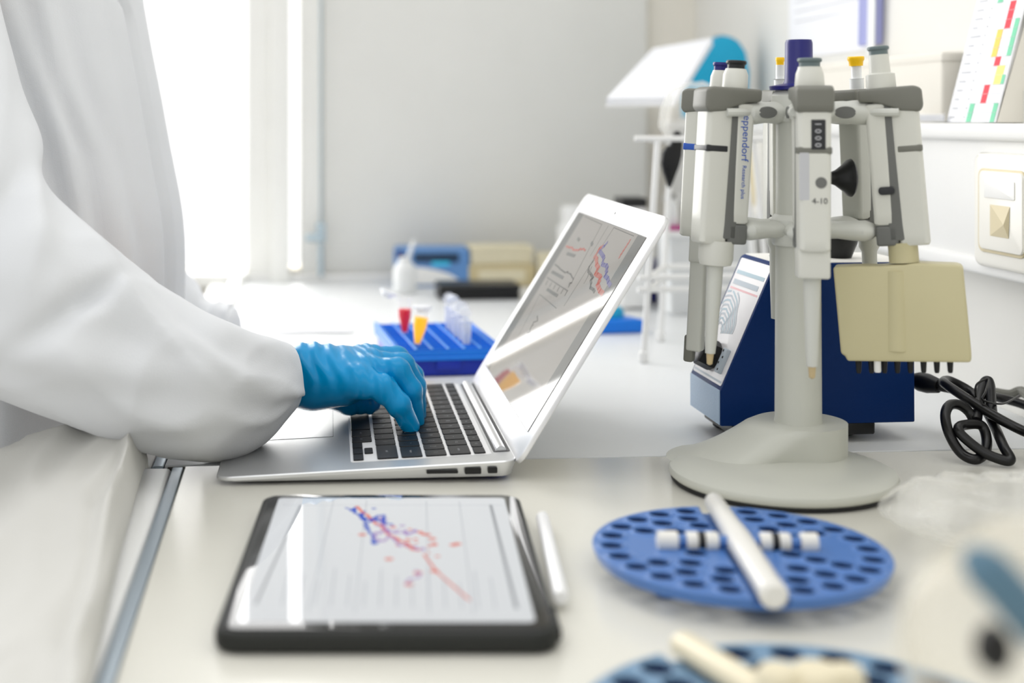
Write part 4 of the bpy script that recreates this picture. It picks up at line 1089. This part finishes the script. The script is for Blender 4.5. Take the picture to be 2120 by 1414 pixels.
# ------------------------------------------------------------------ the person in the lab coat
pb = Vector((-.32, 1.33, 0))
def A3(p): return np.array(p, np.float32)
wr_ = W(622, 780, 1.165); el_ = W(-110, 640, 1.07)
shR, shL = Vector((-.30, 1.14, 1.37)), Vector((-.28, 1.53, 1.37))
elL, wrL = W(290, 620, 1.52), W(385, 668, 1.485)
def body(P):
    bones = [((-.30, 1.33, .98), .115, (-.29, 1.33, 1.20), .115), ((-.29, 1.25, 1.30), .085, (-.28, 1.42, 1.30), .085),
             ((-.28, 1.33, 1.36), .06, (-.26, 1.33, 1.48), .052), ((-.30, 1.25, .95), .09, (-.31, 1.24, .50), .06), ((-.31, 1.24, .50), .055, (-.33, 1.24, .08), .035),
             ((-.30, 1.42, .95), .09, (-.31, 1.43, .50), .06), ((-.31, 1.43, .50), .055, (-.33, 1.43, .08), .035),
             ((-.34, 1.24, .04), .038, (-.18, 1.23, .03), .028), ((-.34, 1.43, .04), .038, (-.18, 1.44, .03), .028),
             (shR, .040, el_, .036), (el_, .038, wr_, .024), (shL, .040, elL, .036), (elL, .038, wrL, .022), (wrL, .022, wrL + Vector((.012, 0, -.002)), .018)]
    d = None
    for a, ra, c, rb in bones:
        e = sd_cone(P, a, c, ra, rb); d = e if d is None else smin(d, e, .035)
    d = smin(d, sd_ell(P, (-.245, 1.33, 1.60), (.098, .076, .118)), .02)
    d = smin(d, sd_cone(P, (-.152, 1.33, 1.60), (-.132, 1.33, 1.575), .010, .014), .015)     # nose
    for s_ in (-1, 1):
        d = smin(d, sd_ell(P, (-.245, 1.33 + s_ * .078, 1.60), (.026, .012, .032)), .008)     # ears
    return d
v, q = sdf_mesh(body, (-.52, 1.0, -.004), (.02, 1.62, 1.76), .009)
mb = MB(); mb.mesh(v.tolist(), q.tolist())
bmx = mb.bm; bmesh.ops.translate(bmx, verts=bmx.verts, vec=-pb)
M_body = [M_skin, M_trouser]
mb.mats = M_body
for f in bmx.faces: f.material_index = 1 if f.calc_center_median().z < .97 and f.calc_center_median().x < .03 and abs(f.calc_center_median().y + .0) < .24 else 0
person = mb.build('person', None); person.location = pb
tag(person, 'person in a white lab coat and blue glove typing on the laptop', 'person')
v, q = sdf_mesh(lambda P: np.maximum(sd_ell(P, (-.262, 1.33, 1.63), (.112, .088, .112)), (P[..., 0] + .19) * .8 - (P[..., 2] - 1.62) * .5), (-.4, 1.2, 1.48), (-.1, 1.46, 1.78), .006)
MB().mesh(v.tolist(), q.tolist()).build('hair', M_hair, person, world=True)

# gloved right hand, resting on the keys
def hand(P):
    wrist = W(622, 778, 1.165)
    d = sd_cone(P, W(548, 781, 1.155), wrist, .0270, .0256)
    # wrinkles round the glove's wrist
    ax = (W(700, 770, 1.165) - W(560, 782, 1.157)); L_ = ax.length; ax = A3(ax / L_)
    s_ = (P - A3(W(560, 782, 1.157))) @ ax
    mc = [W(742, 790, 1.134), W(757, 772, 1.152), W(764, 757, 1.172), W(758, 745, 1.192)]
    for m_, r0, r1 in zip(mc, (.0200, .0215, .0215, .020), (.0135, .0145, .0140, .0130)):
        d = smin(d, sd_cone(P, wrist + (m_ - wrist) * .18, m_, r0, r1), .012)
    d = smin(d, sd_cone(P, W(655, 797, 1.160), W(712, 799, 1.150), .0190, .0160), .012)      # heel of the hand
    tip = [
        [mc[0], W(792, 803, 1.126), W(826, 838, 1.124), W(850, 882, 1.131)],
        [mc[1], W(822, 768, 1.144), W(850, 808, 1.144), W(860, 872, 1.152)],
        [mc[2], W(833, 757, 1.170), W(859, 800, 1.172), W(864, 858, 1.178)],
        [mc[3], W(822, 742, 1.196), W(855, 778, 1.202), W(866, 838, 1.206)]]
    rad = [(.0128, .0112, .0098, .0078), (.0130, .0112, .0098, .0078), (.0126, .0110, .0096, .0078), (.0120, .0106, .0094, .0076)]
    fd = None
    for ch, rr_ in zip(tip, rad):
        e = sd_cone(P, ch[0], ch[1], rr_[0], rr_[1])
        e = smin(e, sd_cone(P, ch[1], ch[2], rr_[1], rr_[2]), .003)
        e = smin(e, sd_cone(P, ch[2], ch[3], rr_[2], rr_[3]), .003)
        fd = e if fd is None else smin(fd, e, .0016)
    d = smin(d, fd, .007)
    th_ = smin(sd_cone(P, W(668, 800, 1.178), W(722, 828, 1.192), .0165, .0128), sd_cone(P, W(722, 828, 1.192), W(764, 834, 1.196), .0125, .0100), .004)
    d = smin(d, th_, .006)
    wv_ = np.exp(-((s_ - .040) / .030) ** 2) * .0009 * np.clip((P[..., 2] - BZ - .035) / .04, 0, 1.3) * np.sin(s_ * 480 + P[..., 2] * 55 + 1.3 * np.sin(P[..., 2] * 150))
    cr = np.exp(-((s_ - .088) / .02) ** 2) * .0005 * np.sin(s_ * 700 + P[..., 1] * 180)
    return d + wv_ + cr
lo = W(560, 780, 1.165)
v, q = sdf_mesh(hand, (lo.x - .04, lo.y - .085, BZ + .0005), (lo.x + .165, lo.y + .085, BZ + .115), .0011)
MB().mesh(v.tolist(), q.tolist()).build('glove', M_glove, person, world=True, ang=180)

# lab coat: sleeve, torso, skirt
cm = MB()
def N3(x, y, z): return noise.noise(Vector((x, y, z)))
def ridge(x, y, z): return (1 - abs(N3(x, y, z)) * 2)
SLV = [  # upper outline, lower outline, depth, half thickness, forward slant of the near side
 (60, -330, -330, -260, 1.16, .085, 0), (-20, -120, -420, 60, 1.12, .085, 0), (38, 150, -430, 330, 1.09, .085, 0), (84, 285, -400, 600, 1.065, .085, 0), (86, 372, -290, 790, 1.05, .085, 0),
 (150, 440, -90, 800, 1.045, .080, 0), (222, 497, 80, 862, 1.045, .074, 0), (300, 566, 200, 906, 1.05, .068, 0), (385, 626, 300, 935, 1.055, .062, 0), (462, 664, 385, 954, 1.062, .056, 4),
 (520, 688, 462, 955, 1.080, .050, 10), (562, 701, 540, 922, 1.105, .045, 16), (585, 708, 588, 872, 1.130, .041, 22), (597, 713, 610, 846, 1.150, .038, 24)]
rows_ = catmull(SLV, 150); NS = 88; rings = []
for k, (ux, uy, lx, ly, d, ht, sh_) in enumerate(rows_):
    U, L2 = W(ux, uy, d), W(lx, ly, d - .004); C = (U + L2) / 2; mj = (U - L2) / 2
    vd = (C - CAM).normalized(); mn = vd * ht - RIGHT * (sh_ / F * d)
    s_ = k / 149; r_ = []
    for i in range(NS):
        a = 2 * PI * i / NS; ca, sa = math.cos(a), math.sin(a)
        ca2 = math.copysign(abs(ca) ** .92, ca); sa2 = math.copysign(abs(sa) ** .92, sa)
        p = C + mj * ca2 + mn * sa2
        nrm = (mj.normalized() * ca + mn.normalized() * sa)
        w_ = 1 - max(0, (s_ - .80) / .2) * .72
        # long soft folds run along the forearm, creases gather at the elbow
        f1 = ridge(s_ * 5.5 + a * .55, a * .9, 1.3) * .0090
        f2 = ridge(s_ * 9 - a * .8, a * 1.4 + 4, 7.7) * .0035 * (1 - .6 * max(0, (s_ - .6) / .4))
        el = math.exp(-((s_ - .34) / .10) ** 2)
        f3 = math.sin(a * 3.2 + s_ * 46) * .0040 * el * max(0, -sa)
        f3 -= .012 * math.exp(-(((s_ - .46) - (a - 5.0) * .07) / .016) ** 2) * max(0, -sa) * math.exp(-((a - 5.0) / .7) ** 2)
        an = a - 2 * PI if a > PI else a
        if s_ > .50:
            tt_ = an - (-.75 - 1.25 * (s_ - .55) / .42); g_ = min(1, (s_ - .50) / .12)
            f3 += g_ * (.0065 * math.exp(-(tt_ / .16) ** 2) - .0050 / (1 + math.exp(tt_ / .05)) * math.exp(-(tt_ / 1.1) ** 2)) * max(0, -sa)
        if .22 < s_ < .75:
            tt_ = an - (-2.2 + 2.0 * (s_ - .30)); f3 += .008 * math.exp(-(tt_ / .22) ** 2) * max(0, -sa) * math.sin((s_ - .22) / .53 * PI)
        edge = abs(ca) ** 3                             # keep the outline steady
        p = p + nrm * ((f1 + f2 - .006) * w_ * (1 - .75 * edge) + f3)
        if p.z < BZ + .0008 and p.x > XE - .05: p.z = BZ + .0008
        r_.append(p)
    rings.append(r_)
last = rings[-1]; cen = sum(last, Vector()) / NS
dirn = (cen - sum(rings[-6], Vector()) / NS).normalized()
rings.append([p + dirn * .0012 - (p - cen) * .015 for p in last]); rings.append([cen + (p - cen) * .955 for p in last])
for back in (4, 12, 20):
    rg = rings[149 - back]; c2_ = sum(rg, Vector()) / NS
    rings.append([c2_ + (p - c2_) * .93 for p in rg])
cm.loft(rings, True, False)
# torso
silh = [(-700, 190), (-500, 232), (-300, 250), (-150, 268), (0, 287), (100, 305), (200, 325), (300, 343), (400, 363), (450, 371), (500, 375), (560, 376), (620, 374), (700, 372), (900, 366), (1100, 360)]
crease = [(-700, 60), (-300, 140), (0, 216), (110, 268), (230, 308), (330, 328), (400, 338), (520, 348), (620, 352), (1100, 352)]
def interp(tab, y):
    if y <= tab[0][0]: return tab[0][1]
    for (a, u), (c, w_) in zip(tab, tab[1:]):
        if y <= c: return u + (w_ - u) * (y - a) / (c - a)
    return tab[-1][1]
rings = []; dc = 1.315; TN = 190
def crease_angles(tab, span):
    out = []
    for k in range(120):
        y = -640 + (1700 + 640) * k / 119; P0 = W(interp(silh, min(y, 1100)), y, dc); Cx = P0 - RIGHT * .165
        c = (W(interp(tab, y), y, dc - span) - Cx).dot(RIGHT) / .165
        out.append(-math.acos(max(-.97, min(.97, c))))
    return out
MORE = [(crease_angles([(-640, -60), (0, 30), (114, 67), (198, 99), (317, 158), (465, 190), (1100, 260)], .16), .040, .055),
        (crease_angles([(-640, 20), (0, 96), (150, 140), (300, 205), (480, 262), (1100, 330)], .15), .022, .08),
        (crease_angles([(-640, -160), (0, -60), (200, 40), (420, 120), (1100, 150)], .17), .035, .07)]
for k in range(120):
    y = -640 + (1700 + 640) * k / 119
    z = H - (y - PY0) / F * dc
    P0 = W(interp(silh, min(y, 1100)) + (0 if y < 1100 else 0), y, dc)
    shr = 1 if y > -330 else max(.30, 1 - ((-330 - y) / 300) ** 2 * .7)
    rx = .165 * shr; ry = .185 * (shr if y < -330 else 1) * (1 + .12 * max(0, (y - 500) / 900))
    Cx = P0 - RIGHT * rx
    pc_ = W(interp(crease, y), y, dc - .11)
    cth = max(-.9, min(.97, ((pc_ - Cx).dot(RIGHT)) / rx)); thc = -math.acos(cth)
    r_ = []
    for i in range(TN):
        a = 2 * PI * i / TN; aa = a if a < PI else a - 2 * PI
        ca, sa = math.cos(a), math.sin(a)
        st_p = 1 / (1 + math.exp(-(aa - thc) / .018))      # past the crease toward the front
        k_ = 1 - .022 * st_p * (1 if aa < .6 else max(0, 1 - (aa - .6) / .5)) - .05 * math.exp(-((aa - thc - .02) / .035) ** 2)
        for tab_, dd_, ww_ in MORE: k_ -= dd_ * math.exp(-((aa - tab_[k]) / ww_) ** 2)
        near = max(0, -sa)
        fold = (ridge(a * 2.4, z * 1.3 + a * .8, 2.2) * .010 + ridge(a * 4.3 + z * 1.1, z * 2.2, 9.1) * .005 - .006) * near * (1 - .7 * st_p)
        p = Cx + RIGHT * rx * (k_ if st_p < .99 else 1 - .0) * math.copysign(abs(ca) ** .9, ca) + FWD * (ry * k_ * math.copysign(abs(sa) ** .9, sa))
        p = p + (RIGHT * ca + FWD * sa) * fold
        if p.z < BZ + .03: p.x = min(p.x, XE - .064)
        r_.append(p)
    rings.append(r_)
cm.loft(rings, True, True)
# raised front placket along the coat's front
# far sleeve
SL2 = [(200, 40, 60, 200, 1.50, .075), (300, 330, 130, 480, 1.50, .072), (352, 520, 240, 660, 1.50, .066), (402, 590, 350, 720, 1.49, .056), (430, 628, 415, 735, 1.47, .048), (455, 628, 450, 730, 1.455, .043), (474, 634, 472, 722, 1.445, .040), (480, 642, 479, 714, 1.440, .038)]
rings = []
for k, (ux, uy, lx, ly, d, ht) in enumerate(catmull(SL2, 50)):
    U, L2 = W(ux, uy, d), W(lx, ly, d); C = (U + L2) / 2; mj = (U - L2) / 2; mn = FWD * ht
    r_ = []
    for i in range(48):
        a = 2 * PI * i / 48; p = C + mj * math.cos(a) + mn * math.sin(a)
        p = p + (mj.normalized() * math.cos(a) + FWD * math.sin(a)) * ridge(k * .12, a * 1.2, 5) * .003
        if p.z < BZ + .001 and p.x > XE - .06: p.z = BZ + .001
        r_.append(p)
    rings.append(r_)
lst = rings[-1]; cen = sum(lst, Vector()) / 48
rings.append([cen + (p - cen) * .9 + RIGHT * .004 for p in lst]); rings.append([cen + (p - cen) * .5 + RIGHT * .008 for p in lst])
cm.loft(rings, True, True)
# near skirt of the coat, spread over the front nosing of the bench
def G2(px, py, z): return G(px, py, z)
edge = [G(306, 948, .010), G(292, 985, .006), G(276, 1040, .005), G(256, 1110, .005), G(232, 1210, .005), G(208, 1320, .005), G(188, 1414, .005), G(160, 1560, .004), G(150, 1680, .002)]
edge = curve(edge, 90)
ridge_l = [W(310, 936, .985), W(285, 922, .985), W(240, 916, .985), W(120, 940, .985), W(0, 966, .985), W(-150, 1000, .985), W(-420, 1080, .985)]
far = curve(ridge_l, 50)
rows2 = []
for i, e in enumerate(edge):
    t = i / 89; row = []
    for j, f in enumerate(far):
        u = j / 49
        base = e + (f - far[0])                         # the far line carried along the edge
        x, y = base.x, base.y
        h0 = max(0, f.z - BZ) * (1 - .35 * t) * min(1, .25 + u * 5) if u > 0 else e.z - BZ
        sag = .030 * t * math.sin(min(1, u * 2.2) * PI / 2) + .04 * u * t
        fold = (ridge(u * 3.2 + t * .9, t * 2.2 - u, 3.3) - .5) * .012 * min(1, u * 6) + (ridge(u * 6 - t, t * 4.5 + u * 2, 6.1) - .5) * .006 * min(1, u * 6)
        z = BZ + max(.004, h0) - sag * min(1, u * 4) + fold
        if x > XE - .058: z = max(z, BZ + .004)
        row.append(Vector((x, y, z)))
    rows2.append(row)
# lip over the far side, and a hem turned under
lip = [[Vector((p.x, p.y + .012, p.z - .006)) if p.x < XE - .06 else Vector((p.x, p.y + .004, max(BZ + .001, p.z - .012))) for p in rows2[0]], [Vector((min(p.x, XE - .062), p.y + .020, p.z - .06)) if p.x < XE - .06 else Vector((p.x, p.y + .004, BZ + .0012)) for p in rows2[0]]]
allr = [lip[1], lip[0]] + rows2
cm.mats = [M_coat, M_coat_shade]
cm.loft(allr, False, False, closed=False, m=M_coat_shade)
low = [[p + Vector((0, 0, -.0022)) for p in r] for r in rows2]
cm.loft(low, False, False, closed=False, m=M_coat_shade)
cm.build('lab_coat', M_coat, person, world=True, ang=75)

# ------------------------------------------------------------------ light and camera
wd = bpy.data.worlds.new('World'); S.world = wd; wd.use_nodes = True
nt = wd.node_tree; bgn = nt.nodes['Background']
tc = nt.nodes.new('ShaderNodeTexCoord'); sp = nt.nodes.new('ShaderNodeSeparateXYZ'); cr = nt.nodes.new('ShaderNodeValToRGB')
nt.links.new(tc.outputs['Generated'], sp.inputs[0]); mr_ = nt.nodes.new('ShaderNodeMapRange'); mr_.inputs['From Min'].default_value = -1; nt.links.new(sp.outputs['Y'], mr_.inputs['Value']); nt.links.new(mr_.outputs['Result'], cr.inputs['Fac'])
cr.color_ramp.elements[0].color = (.52, .52, .51, 1); cr.color_ramp.elements[1].color = (1, 1, 1, 1)
nt.links.new(cr.outputs['Color'], bgn.inputs['Color']); bgn.inputs['Strength'].default_value = WORLD_S
def area(name, loc, target, sx, sy, e, col=(1, 1, 1)):
    l = bpy.data.lights.new(name, 'AREA'); l.shape = 'RECTANGLE'; l.size = sx; l.size_y = sy; l.energy = e; l.color = col
    o = bpy.data.objects.new(name, l); COL.objects.link(o); o.location = loc
    o.rotation_euler = (Vector(target) - Vector(loc)).to_track_quat('-Z', 'Y').to_euler(); return o
area('window_light', (-.95, YB + .5, 1.70), (-.7, 1.2, 1.2), 2.1, 1.7, WIN_E, (1, .99, .97))
area('ceiling_light', (.1, .9, 2.45), (.2, 1.1, .9), 1.2, .6, CEIL_E)
area('fill_light', (-.9, -.9, 2.2), (.1, 1.1, .9), 1.6, 1.2, FILL_E)  # unseen fill lamp added to brighten the near side
cd_ = bpy.data.cameras.new('camera'); co = bpy.data.objects.new('camera', cd_); COL.objects.link(co)
co.location = CAM; co.rotation_euler = (PI / 2, 0, -YAW)
cd_.sensor_width = 36; cd_.lens = F / 2120 * 36
cd_.shift_x = (1060 - PX0) / 2120; cd_.shift_y = -(707 - PY0) / 2120
cd_.clip_start = .02
cd_.dof.use_dof = True; cd_.dof.focus_distance = 1.11; cd_.dof.aperture_fstop = 3.3
S.camera = co
S.view_settings.view_transform = 'Standard'; S.view_settings.look = 'None'; S.view_settings.exposure = EXPO
S.cycles.max_bounces = 10; S.cycles.transparent_max_bounces = 24; S.cycles.caustics_refractive = False; S.cycles.caustics_reflective = False
S.cycles.use_denoising = True
